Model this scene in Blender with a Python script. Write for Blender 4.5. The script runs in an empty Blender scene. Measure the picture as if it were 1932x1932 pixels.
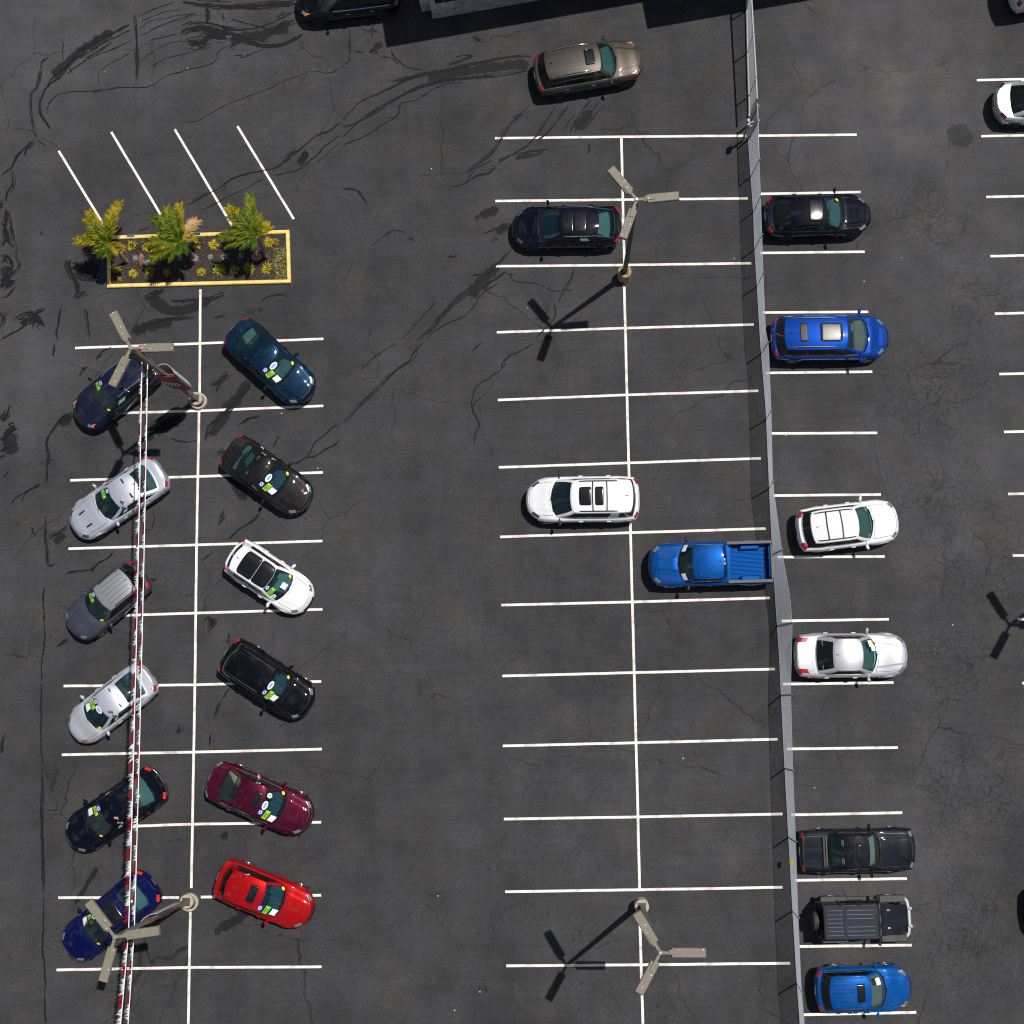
import bpy, bmesh, math, random
from mathutils import Vector, Matrix
R = math.radians
rnd = random.Random(7)
scene = bpy.context.scene
COL = scene.collection

# ------------------------------------------------------------------ survey
# The photograph was calibrated once: focal length, tilt and flying height.
# G(u, v, z) is the world point at height z (metres) seen at survey
# coordinate (u, v); the origin is the ground point below the drone.
FL, NX, NY, HC = 2650.0, 100.0, 355.0, 61.5
_d = Vector((NX, NY, FL)).normalized()
_ex = (Vector((1, 0, 0)) - _d * _d[0]).normalized()
_ey = _d.cross(_ex)
def G(u, v, z=0.0):
    r = Vector((u - 966, v - 966, FL))
    g = r * ((HC - z) / r.dot(_d))
    return Vector((g.dot(_ex), -g.dot(_ey), z))
def PX(X, Y, Z):
    c = _ex * X - _ey * Y + _d * (HC - Z)
    return 966 + FL * c[0] / c[2], 966 + FL * c[1] / c[2]
SUN_AZ, SUN_EL = R(34.4), R(68.0)
SUN = Vector((math.cos(SUN_AZ) * math.cos(SUN_EL), math.sin(SUN_AZ) * math.cos(SUN_EL), math.sin(SUN_EL)))

# ------------------------------------------------------------------ object helpers
def tag(o, label=None, cat=None, group=None, kind=None):
    if label: o['label'] = label
    if cat: o['category'] = cat
    if group: o['group'] = group
    if kind: o['kind'] = kind
    return o
def empty(name, loc=(0, 0, 0), rz=0.0):
    o = bpy.data.objects.new(name, None); COL.objects.link(o)
    o.location = loc; o.rotation_euler = (0, 0, rz); o.empty_display_size = .2
    return o
class MB:
    """collects polygons, becomes one mesh object"""
    def __init__(s): s.v = []; s.f = []; s.m = []
    def add(s, vs, fs, mi=0):
        b = len(s.v); s.v += [tuple(x) for x in vs]
        for f in fs: s.f.append(tuple(b + i for i in f)); s.m.append(mi)
    def grid(s, rows, mi=0, flip=False, skip=None):
        n, k = len(rows), len(rows[0]); b = len(s.v)
        for r in rows: s.v += [tuple(x) for x in r]
        for i in range(n - 1):
            for j in range(k - 1):
                if skip and skip(i, j): continue
                q = (b + i * k + j, b + (i + 1) * k + j, b + (i + 1) * k + j + 1, b + i * k + j + 1)
                s.f.append(q[::-1] if flip else q); s.m.append(mi)
    def box(s, c, d, rz=0.0, mi=0, taper=1.0, bev=0.0):
        cx, cy, cz = c; a, b_, h = d[0] / 2, d[1] / 2, d[2] / 2
        cs, sn = math.cos(rz), math.sin(rz)
        def ring(ax, bx, z):
            return [(cx + x * cs - y * sn, cy + x * sn + y * cs, cz + z) for x, y in ((-ax, -bx), (ax, -bx), (ax, bx), (-ax, bx))]
        if bev <= 0:
            vs = ring(a, b_, -h) + ring(a * taper, b_ * taper, h)
            s.add(vs, [(3, 2, 1, 0), (4, 5, 6, 7), (0, 1, 5, 4), (1, 2, 6, 5), (2, 3, 7, 6), (3, 0, 4, 7)], mi)
        else:
            def ring8(ax, bx, z, e):
                p = [(-ax + e, -bx), (ax - e, -bx), (ax, -bx + e), (ax, bx - e), (ax - e, bx), (-ax + e, bx), (-ax, bx - e), (-ax, -bx + e)]
                return [(cx + x * cs - y * sn, cy + x * sn + y * cs, cz + z) for x, y in p]
            rs = [ring8(a - bev, b_ - bev, -h, bev), ring8(a, b_, -h + bev, bev), ring8(a * taper, b_ * taper, h - bev, bev), ring8(a * taper - bev, b_ * taper - bev, h, bev)]
            vs = sum(rs, []); fs = [tuple(range(7, -1, -1)), tuple(range(24, 32))]
            for k in range(3):
                for i in range(8):
                    j = (i + 1) % 8
                    fs.append((k * 8 + i, k * 8 + j, k * 8 + 8 + j, k * 8 + 8 + i))
            s.add(vs, fs, mi)
    def tube(s, pts, r, n=6, mi=0, cap=True):
        pts = [Vector(p) for p in pts]; rr = r if isinstance(r, (list, tuple)) else [r] * len(pts)
        rings = []
        for i, p in enumerate(pts):
            t = (pts[min(i + 1, len(pts) - 1)] - pts[max(i - 1, 0)]).normalized()
            a = Vector((0, 0, 1)) if abs(t.z) < .9 else Vector((1, 0, 0))
            x = t.cross(a).normalized(); y = t.cross(x)
            rings.append([p + (x * math.cos(2 * math.pi * k / n) + y * math.sin(2 * math.pi * k / n)) * rr[i] for k in range(n)])
        b = len(s.v); s.v += [tuple(q) for rg in rings for q in rg]
        for i in range(len(rings) - 1):
            for k in range(n):
                k2 = (k + 1) % n
                s.f.append((b + i * n + k, b + i * n + k2, b + (i + 1) * n + k2, b + (i + 1) * n + k)); s.m.append(mi)
        if cap:
            s.f.append(tuple(b + k for k in range(n - 1, -1, -1))); s.m.append(mi)
            s.f.append(tuple(b + (len(rings) - 1) * n + k for k in range(n))); s.m.append(mi)
    def lathe(s, prof, M=Matrix(), n=24, mi=0):
        """prof: (radius, axial) pairs, axis z, then moved by M"""
        rows = []
        for k in range(n + 1):
            a = 2 * math.pi * k / n
            rows.append([M @ Vector((r * math.cos(a), r * math.sin(a), z)) for r, z in prof])
        s.grid(rows, mi)
    def build(s, name, mats, parent=None, smooth=None, merge=0.0005):
        me = bpy.data.meshes.new(name)
        me.from_pydata(s.v, [], s.f)
        if not isinstance(mats, (list, tuple)): mats = [mats]
        for m in mats: me.materials.append(m)
        for p, mi in zip(me.polygons, s.m): p.material_index = mi
        if merge:
            bm = bmesh.new(); bm.from_mesh(me)
            bmesh.ops.remove_doubles(bm, verts=bm.verts, dist=merge)
            bmesh.ops.recalc_face_normals(bm, faces=bm.faces)
            bm.to_mesh(me); bm.free()
        if smooth is not None:
            for p in me.polygons: p.use_smooth = True
            if smooth < 170: me.set_sharp_from_angle(angle=R(smooth))
        me.update()
        o = bpy.data.objects.new(name, me); COL.objects.link(o)
        if parent: o.parent = parent
        return o
def copy_tree(o, parent=None):
    c = o.copy(); COL.objects.link(c)
    if parent: c.parent = parent
    for ch in list(o.children): copy_tree(ch, c)
    return c

# ------------------------------------------------------------------ materials
MATS = {}
def mat(name):
    m = bpy.data.materials.new(name); m.use_nodes = True
    nt = m.node_tree; b = nt.nodes['Principled BSDF']
    return m, nt, b
def N(nt, t, **kw):
    n = nt.nodes.new(t)
    for k, v in kw.items(): setattr(n, k, v)
    return n
def simple(name, col, rough=.5, metal=0.0, coat=0.0, spec=.5, var=0.0, scale=3.0):
    if name in MATS: return MATS[name]
    m, nt, b = mat(name)
    c = (*col, 1)
    b.inputs['Base Color'].default_value = c
    b.inputs['Roughness'].default_value = rough; b.inputs['Metallic'].default_value = metal
    b.inputs['Coat Weight'].default_value = coat; b.inputs['Coat Roughness'].default_value = .03
    b.inputs['Specular IOR Level'].default_value = spec
    if var > 0:
        tc = N(nt, 'ShaderNodeTexCoord'); no = N(nt, 'ShaderNodeTexNoise')
        no.inputs['Scale'].default_value = scale; no.inputs['Detail'].default_value = 5
        nt.links.new(tc.outputs['Object'], no.inputs['Vector'])
        mp = N(nt, 'ShaderNodeMapRange')
        mp.inputs[1].default_value = .3; mp.inputs[2].default_value = .7
        mp.inputs[3].default_value = 1 - var; mp.inputs[4].default_value = 1 + var
        nt.links.new(no.outputs['Fac'], mp.inputs[0])
        mx = N(nt, 'ShaderNodeVectorMath', operation='SCALE'); mx.inputs[0].default_value = col
        nt.links.new(mp.outputs[0], mx.inputs['Scale'])
        nt.links.new(mx.outputs[0], b.inputs['Base Color'])
    MATS[name] = m
    return m
def paint(name, col, metal=.4, rough=.35, dust=.12, spec=0.0):
    """clear-coated car paint with a thin uneven film of dust"""
    if name in MATS: return MATS[name]
    m, nt, b = mat(name)
    tc = N(nt, 'ShaderNodeTexCoord'); no = N(nt, 'ShaderNodeTexNoise')
    no.inputs['Scale'].default_value = 1.7; no.inputs['Detail'].default_value = 8; no.inputs['Roughness'].default_value = .65
    nt.links.new(tc.outputs['Object'], no.inputs['Vector'])
    mp = N(nt, 'ShaderNodeMapRange'); mp.inputs[1].default_value = .35; mp.inputs[2].default_value = .75
    mp.inputs[3].default_value = 0; mp.inputs[4].default_value = dust
    nt.links.new(no.outputs['Fac'], mp.inputs[0])
    mx = N(nt, 'ShaderNodeMix', data_type='RGBA'); mx.inputs['A'].default_value = (*col, 1); mx.inputs['B'].default_value = (.12, .115, .11, 1)
    nt.links.new(mp.outputs[0], mx.inputs['Factor']); nt.links.new(mx.outputs['Result'], b.inputs['Base Color'])
    mr = N(nt, 'ShaderNodeMapRange'); mr.inputs[3].default_value = .015; mr.inputs[4].default_value = .06
    nt.links.new(no.outputs['Fac'], mr.inputs[0]); nt.links.new(mr.outputs[0], b.inputs['Coat Roughness'])
    b.inputs['Metallic'].default_value = metal; b.inputs['Roughness'].default_value = rough
    b.inputs['Coat Weight'].default_value = 1.0; b.inputs['Specular IOR Level'].default_value = spec
    MATS[name] = m
    return m
def glass(name, tint, haze=.04, film=(.2, .22, .22)):
    if name in MATS: return MATS[name]
    m = bpy.data.materials.new(name); m.use_nodes = True; nt = m.node_tree
    for n in list(nt.nodes): nt.nodes.remove(n)
    out = N(nt, 'ShaderNodeOutputMaterial'); mix = N(nt, 'ShaderNodeMixShader')
    fr = N(nt, 'ShaderNodeFresnel'); fr.inputs['IOR'].default_value = 1.7
    tr = N(nt, 'ShaderNodeBsdfTransparent'); tr.inputs['Color'].default_value = (*tint, 1)
    gl = N(nt, 'ShaderNodeBsdfGlossy'); gl.inputs['Roughness'].default_value = .055
    nt.links.new(fr.outputs[0], mix.inputs[0]); nt.links.new(tr.outputs[0], mix.inputs[1]); nt.links.new(gl.outputs[0], mix.inputs[2])
    df = N(nt, 'ShaderNodeBsdfDiffuse'); df.inputs['Color'].default_value = (*film, 1)      # thin film of dust on the pane
    mx2 = N(nt, 'ShaderNodeMixShader'); mx2.inputs[0].default_value = haze
    nt.links.new(mix.outputs[0], mx2.inputs[1]); nt.links.new(df.outputs[0], mx2.inputs[2])
    nt.links.new(mx2.outputs[0], out.inputs[0])
    MATS[name] = m
    return m
GLASS = glass('windscreen_glass', (.36, .60, .61), haze=.03, film=(.10, .36, .38))
GLASS_B = glass('windscreen_glass_grey', (.58, .70, .66), haze=.06, film=(.20, .30, .28))
GLASS_C = glass('windscreen_glass_deep', (.22, .44, .52), haze=.03, film=(.05, .26, .32))
GLASS_SIDE = glass('side_glass', (.16, .22, .20))
GLASS_DARK = glass('privacy_glass', (.035, .045, .055), haze=.03)
BLACK = simple('black_plastic', (.012, .012, .013), .45)
GLOSSBLACK = simple('gloss_black', (.006, .006, .008), .15, coat=.6)
CABIN = simple('cabin_trim', (.035, .036, .038), .8)
DASH = simple('dashboard_vinyl', (.17, .175, .175), .7)
SEATM = simple('seat_cloth', (.10, .10, .10), .9)
SEATTAN = simple('seat_tan', (.30, .27, .21), .8)
CHROME = simple('chrome', (.75, .76, .78), .12, metal=1.0)
RIMM = simple('alloy', (.55, .56, .58), .3, metal=.9)
RIMD = simple('dark_alloy', (.10, .11, .13), .3, metal=.8)
TYRE = simple('tyre_rubber', (.014, .014, .014), .8)
LAMPW = simple('headlamp', (.26, .30, .34), .15, metal=.5, coat=1.0)
LAMPD = simple('dark_headlamp', (.06, .07, .09), .12, metal=.2, coat=1.0)
LAMPR = simple('tail_lamp', (.33, .008, .010), .2, coat=1.0)
LAMPRD = simple('dark_tail_lamp', (.10, .004, .006), .2, coat=1.0)
AMBER = simple('amber_lens', (.72, .20, .015), .25, coat=1.0)
WHITEM = simple('white_paper', (.80, .82, .82), .6)
BLUEM = simple('sticker_blue', (.04, .05, .35), .5)
SKYB = simple('sticker_sky', (.18, .42, .80), .5)
GREENM = simple('sticker_green', (.36, .72, .02), .5)
LIMEM = simple('sticker_lime', (.25, .75, .03), .5)
INKM = simple('sticker_ink', (.03, .06, .02), .6)
YELM = simple('sticker_yellow', (.75, .72, .02), .5)
TEALM = simple('window_form', (.25, .55, .47), .5)
PLATEM = simple('dealer_plate', (.10, .11, .14), .5)
# ------------------------------------------------------------------ car generator
def lerp(a, b, t): return a + (b - a) * t
def sstep(t):
    t = max(0.0, min(1.0, t)); return t * t * (3 - 2 * t)
def interp(keys, x):
    if x <= keys[0][0]: return keys[0][1]
    for (x0, y0), (x1, y1) in zip(keys, keys[1:]):
        if x <= x1: return lerp(y0, y1, sstep((x - x0) / (x1 - x0)) * .5 + .5 * (x - x0) / (x1 - x0))
    return keys[-1][1]
BASE = dict(W=1.84, H=1.48, zb=.92, zn=.70, zt=.95, bowf=.42, ef=2.6, bowr=.26, er=3.2, tf=.12, tr=.055,
            xw=1.24, xwt=2.14, xrt=1.55, xrb=.56, wt=.70, gbf=.26, gbt=.10, gbr=.12, gbrt=.06, hood_bulge=.014,
            wins=((.12, .47), (.53, .93)), tb=.10, ta=.88, qg=.88, qr=.84, rt0=.10, rt1=.90, crown=.055, deck=.05,
            wr=.335, wx=(.93, .98), side_dark=False, crf=.06, crr=.07, pil=None, bul=.035)
KIND = {
 'sedan': dict(),
 'sedan_boxy': dict(H=1.42, zn=.76, zb=.90, zt=.93, bowf=.16, ef=2.4, bowr=.10, er=2.6, tf=.05, tr=.05, xw=1.55, xwt=2.08, xrt=1.72, xrb=1.12, wt=.72, gbf=.17, gbt=.06, gbr=.09, W=1.80, wr=.31, crown=.04),
 'hatch': dict(H=1.48, xrt=.75, xrb=.16, zt=.98, wins=((.10, .50), (.55, .94)), rt0=.30, rt1=.93, gbr=.16, gbrt=.12, bowr=.24),
 'fastback': dict(H=1.43, xrt=1.05, xrb=.28, zt=1.0, wins=((.16, .50), (.55, .94)), rt0=.25, rt1=.97, gbr=.14, gbrt=.16),
 'suv': dict(W=1.90, H=1.72, zb=1.06, zn=.86, zt=1.06, xw=1.20, xwt=1.98, xrt=.52, xrb=.17, bowf=.36, bowr=.22, wt=.72, wins=((.06, .28), (.32, .62), (.66, .95)),
             rt0=.16, rt1=.92, gbr=.16, gbrt=.10, wr=.365, qr=.90),
 'minivan': dict(W=1.98, H=1.75, zb=1.05, zn=.82, zt=1.05, xw=.92, xwt=1.98, xrt=.48, xrb=.15, bowf=.44, bowr=.22, wt=.76, wins=((.05, .32), (.35, .62), (.66, .95)),
             rt0=.10, rt1=.92, gbr=.16, gbrt=.10, wr=.355, qr=.92),
 'pickup': dict(W=1.88, H=1.80, zb=1.14, zn=1.04, zt=1.10, xw=1.24, xwt=1.86, xrt=2.20, xrb=1.98, bowf=.36, bowr=.03, er=4, tf=.07, tr=.0, crease=.36, hood_bulge=.03, wt=.76, wins=((.08, .46), (.52, .95)),
             rt0=.12, rt1=.90, gbr=.04, gbrt=.04, wr=.385, crr=.03),
}
WHEEL = {}
def make_wheel(parent, x, y, r, side, dark=False):
    M = Matrix.Translation((x, y, r)) @ Matrix.Rotation(-side * math.pi / 2, 4, 'X')
    w = .11
    t = MB(); t.lathe([(r * .62, -w), (r * .93, -w), (r, -w * .7), (r, w * .7), (r * .94, w), (r * .66, w), (r * .62, w * .6)], M, 22)
    to = t.build('wheel', TYRE, parent, 40)
    m = MB(); m.lathe([(r * .66, w * .9), (r * .62, w * .95), (r * .58, w * .5), (0.001, w * .35)], M, 22, 1)
    m.lathe([(r * .67, w * .97), (r * .60, w * 1.0), (r * .58, w * .8)], M, 22, 0)
    for k in range(5):
        a = 2 * math.pi * k / 5 + .3
        c, s = math.cos(a), math.sin(a)
        def pt(rr, off, z): return M @ Vector((rr * c - off * s, rr * s + off * c, z))
        wv = r * .085
        m.add([pt(.0, -wv, w * .75), pt(r * .6, -wv * 1.3, w * .92), pt(r * .6, wv * 1.3, w * .92), pt(.0, wv, w * .75)], [(0, 1, 2, 3)], 0)
    m.lathe([(r * .14, w * .7), (r * .13, w * .92), (0.001, w * .95)], M, 10, 0)
    m.build('rim', [RIMD if dark else RIMM, BLACK], to, 40)

def car(kind, name, label, cat, nose, tail, paint_m, group=None, **kw):
    """nose / tail: survey points of the two bumpers"""
    P = dict(BASE); P.update(KIND[kind]); P.update(kw)
    n = G(*nose, .6); t = G(*tail, .6)
    d = n - t
    L = P.get('L') or d.length
    W, H = P['W'], P['H']
    root = empty(name, (0, 0, 0)); tag(root, label, cat, group)
    c = (n + t) / 2
    if P.get('L'):
        c = n - d.normalized() * L / 2 if P.get('anchor', 'nose') == 'nose' else t + d.normalized() * L / 2
    root.location = (c.x, c.y, 0.004); root.rotation_euler = (0, 0, math.atan2(d.y, d.x))
    xf0 = L / 2
    zkeys = [(-xf0, P['zt'] - .10), (-xf0 + .14, P['zt'] - .02), (-xf0 + .9, P['zt'] * .4 + P['zb'] * .6), (-.2, P['zb']), (xf0 - P['xw'], P['zb'] - .01),
             (xf0 - .45, P['zn'] + .05), (xf0 - .15, P['zn']), (xf0, P['zn'] - .05)]
    def zsh(x): return interp(zkeys, x)
    def plan(p, q, i_f, i_r, i_s):
        aq = abs(q)
        xf = xf0 - i_f - P['bowf'] * aq ** P['ef']; xr = -xf0 + i_r + P['bowr'] * aq ** P['er']
        s = 1 - P['tf'] * max(0, (p - .72) / .28) ** 2.2 - P['tr'] * max(0, (.28 - p) / .28) ** 2.2
        return lerp(xr, xf, p), q * (W / 2 * s - i_s)
    LV = [(.10, .09, .07), (.03, .03, .02), (.0, .0, .0), (.03, .02, .015), (.085, .05, .055)]
    CAP = (.13, .09, .10)
    wxf, wxr = xf0 - P['wx'][0], -xf0 + P['wx'][1]
    wr = P['wr']; ra = wr + .05
    def arch(x):
        for xc in (wxf, wxr):
            if abs(x - xc) < ra: return wr + math.sqrt(ra * ra - (x - xc) ** 2)
        return 0
    zbase = P.get('sill', .20 if H < 1.6 else .27)
    def zlv(i, x):
        zs = zsh(x)
        return (zbase, zbase + .17, zbase + .17 + (zs - zbase - .17) * .48, zs - .10, zs - .03)[i]
    def deckz(x, y): return zsh(x) + P['deck'] * (1 - min(1, abs(y) / (W / 2 - .1)) ** 2)
    def cap(p, q):
        x, y = plan(p, q, *CAP)
        cq = P.get('crease', .60) - .10 * sstep((x - (xf0 - P['xw'])) / 1.0)
        e = P['hood_bulge'] * sstep((cq - abs(q)) / .05 + .5) * sstep((x - (xf0 - P['xw'] - .1)) / .3)
        drop = .07 * sstep((x - (xf0 - .42)) / .35) ** 2
        return Vector((x, y, zsh(x) + P['deck'] * (1 - q * q) + e - drop * .4))
    # greenhouse
    xfb, xrb = xf0 - P['xw'], -xf0 + P['xrb']; xft, xrt = xf0 - P['xwt'], -xf0 + P['xrt']
    wbh, wth = W / 2 - .115, W / 2 * P['wt']
    def roofz(p, q):
        return H - P['crf'] * max(0, (p - .5) / .5) ** 2 - P['crr'] * max(0, (.5 - p) / .5) ** 2 - P['crown'] * abs(q) ** 2.4
    def gh(p, q, tt):
        aq = abs(q)
        X0 = lerp(xrb + P['gbr'] * aq ** 2.4, xfb - P['gbf'] * aq ** 2.2, p)
        X1 = lerp(xrt + P['gbrt'] * aq ** 2.4, xft - P['gbt'] * aq ** 2.2, p)
        Y0 = q * wbh * (1 - .05 * max(0, (p - .7) / .3) ** 2 - .06 * max(0, (.25 - p) / .25) ** 2)
        Y1 = q * wth * (1 - .05 * max(0, (p - .75) / .25) ** 2 - .07 * max(0, (.25 - p) / .25) ** 2)
        b = P['bul'] * math.sin(math.pi * tt)
        Z0 = deckz(X0, Y0) - .02; Z1 = roofz(p, q)
        x = lerp(X0, X1, tt); y = lerp(Y0, Y1, tt) + b * q * .9
        z = lerp(Z0, Z1, tt) + lerp(P.get('bulr', P['bul']), P['bul'], p) * math.sin(math.pi * tt) * .5 * (1 - aq ** 2)
        return Vector((x, y, z))
    def roof(p, q):
        v = gh(p, q, 1.0); return v
    # ---- body shell
    ps = [i / 46 for i in range(47)]; qs = [-1 + 2 * i / 18 for i in range(19)]
    B = MB()
    for sg in (-1, 1):
        rows = []
        for i in range(5):
            r = []
            for p in ps:
                x, y = plan(p, sg, *LV[i]); z = zlv(i, x)
                a = arch(x) + .004
                if a > .01 and z < a + .025 * i: z = min(a + .012 * i, zsh(x) - .03)
                fl = .03 if a > .01 and i < 3 else 0
                r.append(Vector((x, y + sg * fl, z)))
            rows.append(r)
        rows.append([cap(p, sg) for p in ps])
        B.grid(rows, flip=sg > 0)
    for pe in (0, 1):
        rows = [[Vector((*plan(pe, q, *LV[i]), zlv(i, plan(pe, q, *LV[i])[0]))) for q in qs] for i in range(5)]
        rows.append([cap(pe, q) for q in qs])
        B.grid(rows, flip=pe == 0)
    cabp = lambda v: (xrb + .10 + P['gbr'] * abs(v.y / wbh) ** 2.4 < v.x < xfb - .10 - P['gbf'] * abs(v.y / wbh) ** 2.2) and abs(v.y) < wbh - .03
    bed = P.get('bed')
    caprows = [[cap(p, q) for q in qs] for p in ps]
    def hole(v):
        if cabp(v): return True
        if bed and -xf0 + .10 < v.x < xrb - .04 and abs(v.y) < W / 2 - .15: return True
        return False
    B.grid(caprows, skip=lambda i, j: all(hole(caprows[a][b]) for a in (i, i + 1) for b in (j, j + 1)))
    body = B.build('body', paint_m, root, 40, merge=.004)
    # underside and cabin tub
    U = MB(); U.box((0, 0, .36), (L - .5, W - .62, .26), bev=.04); U.box(((wxf + wxr) / 2, 0, .30), (wxf - wxr - 2 * ra - .05, W - .2, .16))
    U.build('underbody', BLACK, root)
    T = MB()
    z0 = .48
    T.box(((xfb + xrb) / 2, 0, z0), (xfb - xrb - .1, wbh * 2 - .02, .04))
    for sg in (-1, 1): T.box(((xfb + xrb) / 2, sg * (wbh - .02), (z0 + P['zb']) / 2), (xfb - xrb - .3, .03, P['zb'] - z0 - .06))
    T.build('cabin_floor', CABIN, root)
    D = MB(); D.box((xfb - .42, 0, P['zb'] - .12), (.55, wbh * 2 - .22, .22), bev=.05)
    D.box((xfb - .72, wbh * .45, P['zb'] - .10), (.16, .36, .12), bev=.03)
    D.build('dashboard', P.get('dash', DASH), root, 30)
    sm = P.get('seat', SEATM)
    sx = xfb - 1.30
    for sg in (-1, 1):
        S = MB(); S.box((sx, sg * .37, z0 + .16), (.52, .50, .22), bev=.05); S.box((sx - .30, sg * .37, z0 + .48), (.16, .48, .58), bev=.05); S.box((sx - .33, sg * .37, z0 + .84), (.10, .26, .18), bev=.03)
        S.build('seat', sm, root, 30)
    if xrb < sx - .9:
        S = MB(); S.box((sx - .74, 0, z0 + .16), (.5, 1.25, .22), bev=.05); S.box((sx - 1.00, 0, z0 + .42), (.16, 1.25, .50), bev=.05)
        S.build('rear_seat', sm, root, 30)
        x1_ = sx - .94; x0_ = min(xrb + .12, x1_ - .15)
        S = MB(); S.box(((x0_ + x1_) / 2, 0, P['zb'] - .03), (x1_ - x0_, wbh * 2 - .16, .03)); S.build('parcel_shelf', P.get('shelf', DASH), root)
    Sw = MB(); M = Matrix.Translation((xfb - .86, .37, P['zb'] - .02)) @ Matrix.Rotation(R(62), 4, 'Y')
    Sw.tube([M @ Vector((.18 * math.cos(a), .18 * math.sin(a), 0)) for a in [2 * math.pi * k / 14 for k in range(15)]], .016, 5); Sw.tube([M @ Vector((-.18, 0, 0)), M @ Vector((.18, 0, 0))], .015, 4)
    Sw.build('steering_wheel', BLACK, root)
    # ---- greenhouse panes and pillars
    F = MB()   # painted frame
    K = MB()   # black trim
    tl = [0, P['tb'], .35, .62, P['ta'], 1.0]
    wind = [0, .10, .35, .62, .94, 1.0]
    qg = P['qg']; qf = [-1, -qg] + [-qg + 2 * qg * i / 10 for i in range(1, 10)] + [qg, 1]
    pil = P['pil'] or paint_m
    def pane(nm, rows, m, flip=False):
        b = MB(); b.grid(rows, flip=flip); return b.build(nm, m, root, 170)
    fr = [[gh(1, q, tt) for q in qf] for tt in wind]
    pane('windshield', [r[1:-1] for r in fr[1:5]], P.get('wglass', GLASS))
    F.grid([r[:2] for r in fr]); F.grid([r[-2:] for r in fr])
    K.grid([r[1:-1] for r in fr[:2]]); (K if P.get('black_top') else F).grid([r[1:-1] for r in fr[4:]])
    rr0, rr1, qr = P['rt0'], P['rt1'], P['qr']
    qb = [-1, -qr] + [-qr + 2 * qr * i / 10 for i in range(1, 10)] + [qr, 1]
    rl = [0, rr0, lerp(rr0, rr1, .33), lerp(rr0, rr1, .67), rr1, 1]
    bk = [[gh(0, q, tt) for q in qb] for tt in rl]
    pane('rear_window', [r[1:-1] for r in bk[1:5]], P.get('rglass', GLASS_DARK if kind in ('suv', 'minivan') else GLASS), True)
    tgt = K if P.get('rear_black') else F
    tgt.grid([r[:2] for r in bk], flip=True); tgt.grid([r[-2:] for r in bk], flip=True)
    F.grid([r[1:-1] for r in bk[:2]], flip=True); F.grid([r[1:-1] for r in bk[4:]], flip=True)
    for sg in (-1, 1):
        bounds = [0.0]
        for a, b in P['wins']: bounds += [a, b]
        bounds += [1.0]
        for k in range(len(bounds) - 1):
            a, b = bounds[k], bounds[k + 1]
            nn = max(2, int((b - a) * 14))
            pp = [lerp(a, b, i / nn) for i in range(nn + 1)]
            rows = [[gh(p, sg, tt) for p in pp] for tt in tl]
            if k % 2 == 1:
                gm = P.get('sglass', GLASS_SIDE)
                if kind in ('suv', 'minivan') and k < len(bounds) - 3: gm = P.get('sglass', GLASS_DARK)
                pane('side_window', rows[1:5], gm, sg > 0)
                K.grid(rows[:2], flip=sg > 0); F.grid(rows[4:], flip=sg > 0)
            else:
                inner = 0 < k < len(bounds) - 2
                dk = (inner and not P.get('pillar_paint') == k) or (P.get('rear_black') and k == 0)
                (K if dk else F).grid(rows[:5], flip=sg > 0); F.grid(rows[4:], flip=sg > 0)
    F.build('pillar_frame', pil, root, 50, merge=.002)
    K.build('window_trim', GLOSSBLACK, root, 50)
    # roof
    rp = [i / 16 for i in range(17)]; rq = [-1 + 2 * i / 12 for i in range(13)]
    rf = MB(); rf.grid([[roof(p, q) for q in rq] for p in rp]); rf.build('roof', P.get('roofm') or paint_m, root, 60)
    def patch(nm, S, a0, a1, b0, b1, m, off=.006, th=.010, na=8, nb=8, par=root, smooth=40, rnd_c=0.0, mats=None):
        rows = []
        e = 1e-3
        for i in range(na + 1):
            r = []
            for j in range(nb + 1):
                ta, tb = i / na, j / nb
                a = lerp(a0, a1, ta); b = lerp(b0, b1, tb)
                if rnd_c and (i in (0, na)) and (j in (0, nb)):
                    a = lerp(a0, a1, rnd_c if i == 0 else 1 - rnd_c); b = lerp(b0, b1, rnd_c if j == 0 else 1 - rnd_c)
                v = S(a, b)
                da = S(a + e, b) - S(a - e, b); db = S(a, b + e) - S(a, b - e)
                nrm = da.cross(db)
                if nrm.length < 1e-12: nrm = Vector((0, 0, 1))
                nrm.normalize()
                if nrm.dot(v - Vector((0, 0, .5))) < 0: nrm = -nrm
                r.append((v, nrm))
            rows.append(r)
        b = MB()
        top = [[v + n_ * off for v, n_ in r] for r in rows]; low = [[v + n_ * (off - th) for v, n_ in r] for r in rows]
        b.grid(top)
        rim_t = top[0] + [r[-1] for r in top[1:]] + top[-1][-2::-1] + [r[0] for r in top[-2:0:-1]]
        rim_l = low[0] + [r[-1] for r in low[1:]] + low[-1][-2::-1] + [r[0] for r in low[-2:0:-1]]
        b.grid([rim_t + rim_t[:1], rim_l + rim_l[:1]])
        return b.build(nm, m, par, smooth)
    # hood with its shut line
    ph0 = (xfb + .03 + xf0) / L if False else None
    def hoodS(a, q):      # a 0 at the windscreen, 1 at the nose
        x0 = xfb + .05 - P['gbf'] * abs(q * .9) ** 2.2
        x1 = xf0 - CAP[0] - .05 - P['bowf'] * abs(q) ** P['ef']
        x = lerp(x0, x1, a)
        pq_f = xf0 - CAP[0] - P['bowf'] * abs(q) ** P['ef']; pq_r = -xf0 + CAP[1] + P['bowr'] * abs(q) ** P['er']
        return cap((x - pq_r) / (pq_f - pq_r), q)
    hq = P.get('hq', .84)
    patch('hood', hoodS, 0.0, .99, -hq, hq, P.get('hoodm') or paint_m, .012, .02, 14, 40, smooth=30)
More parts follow.
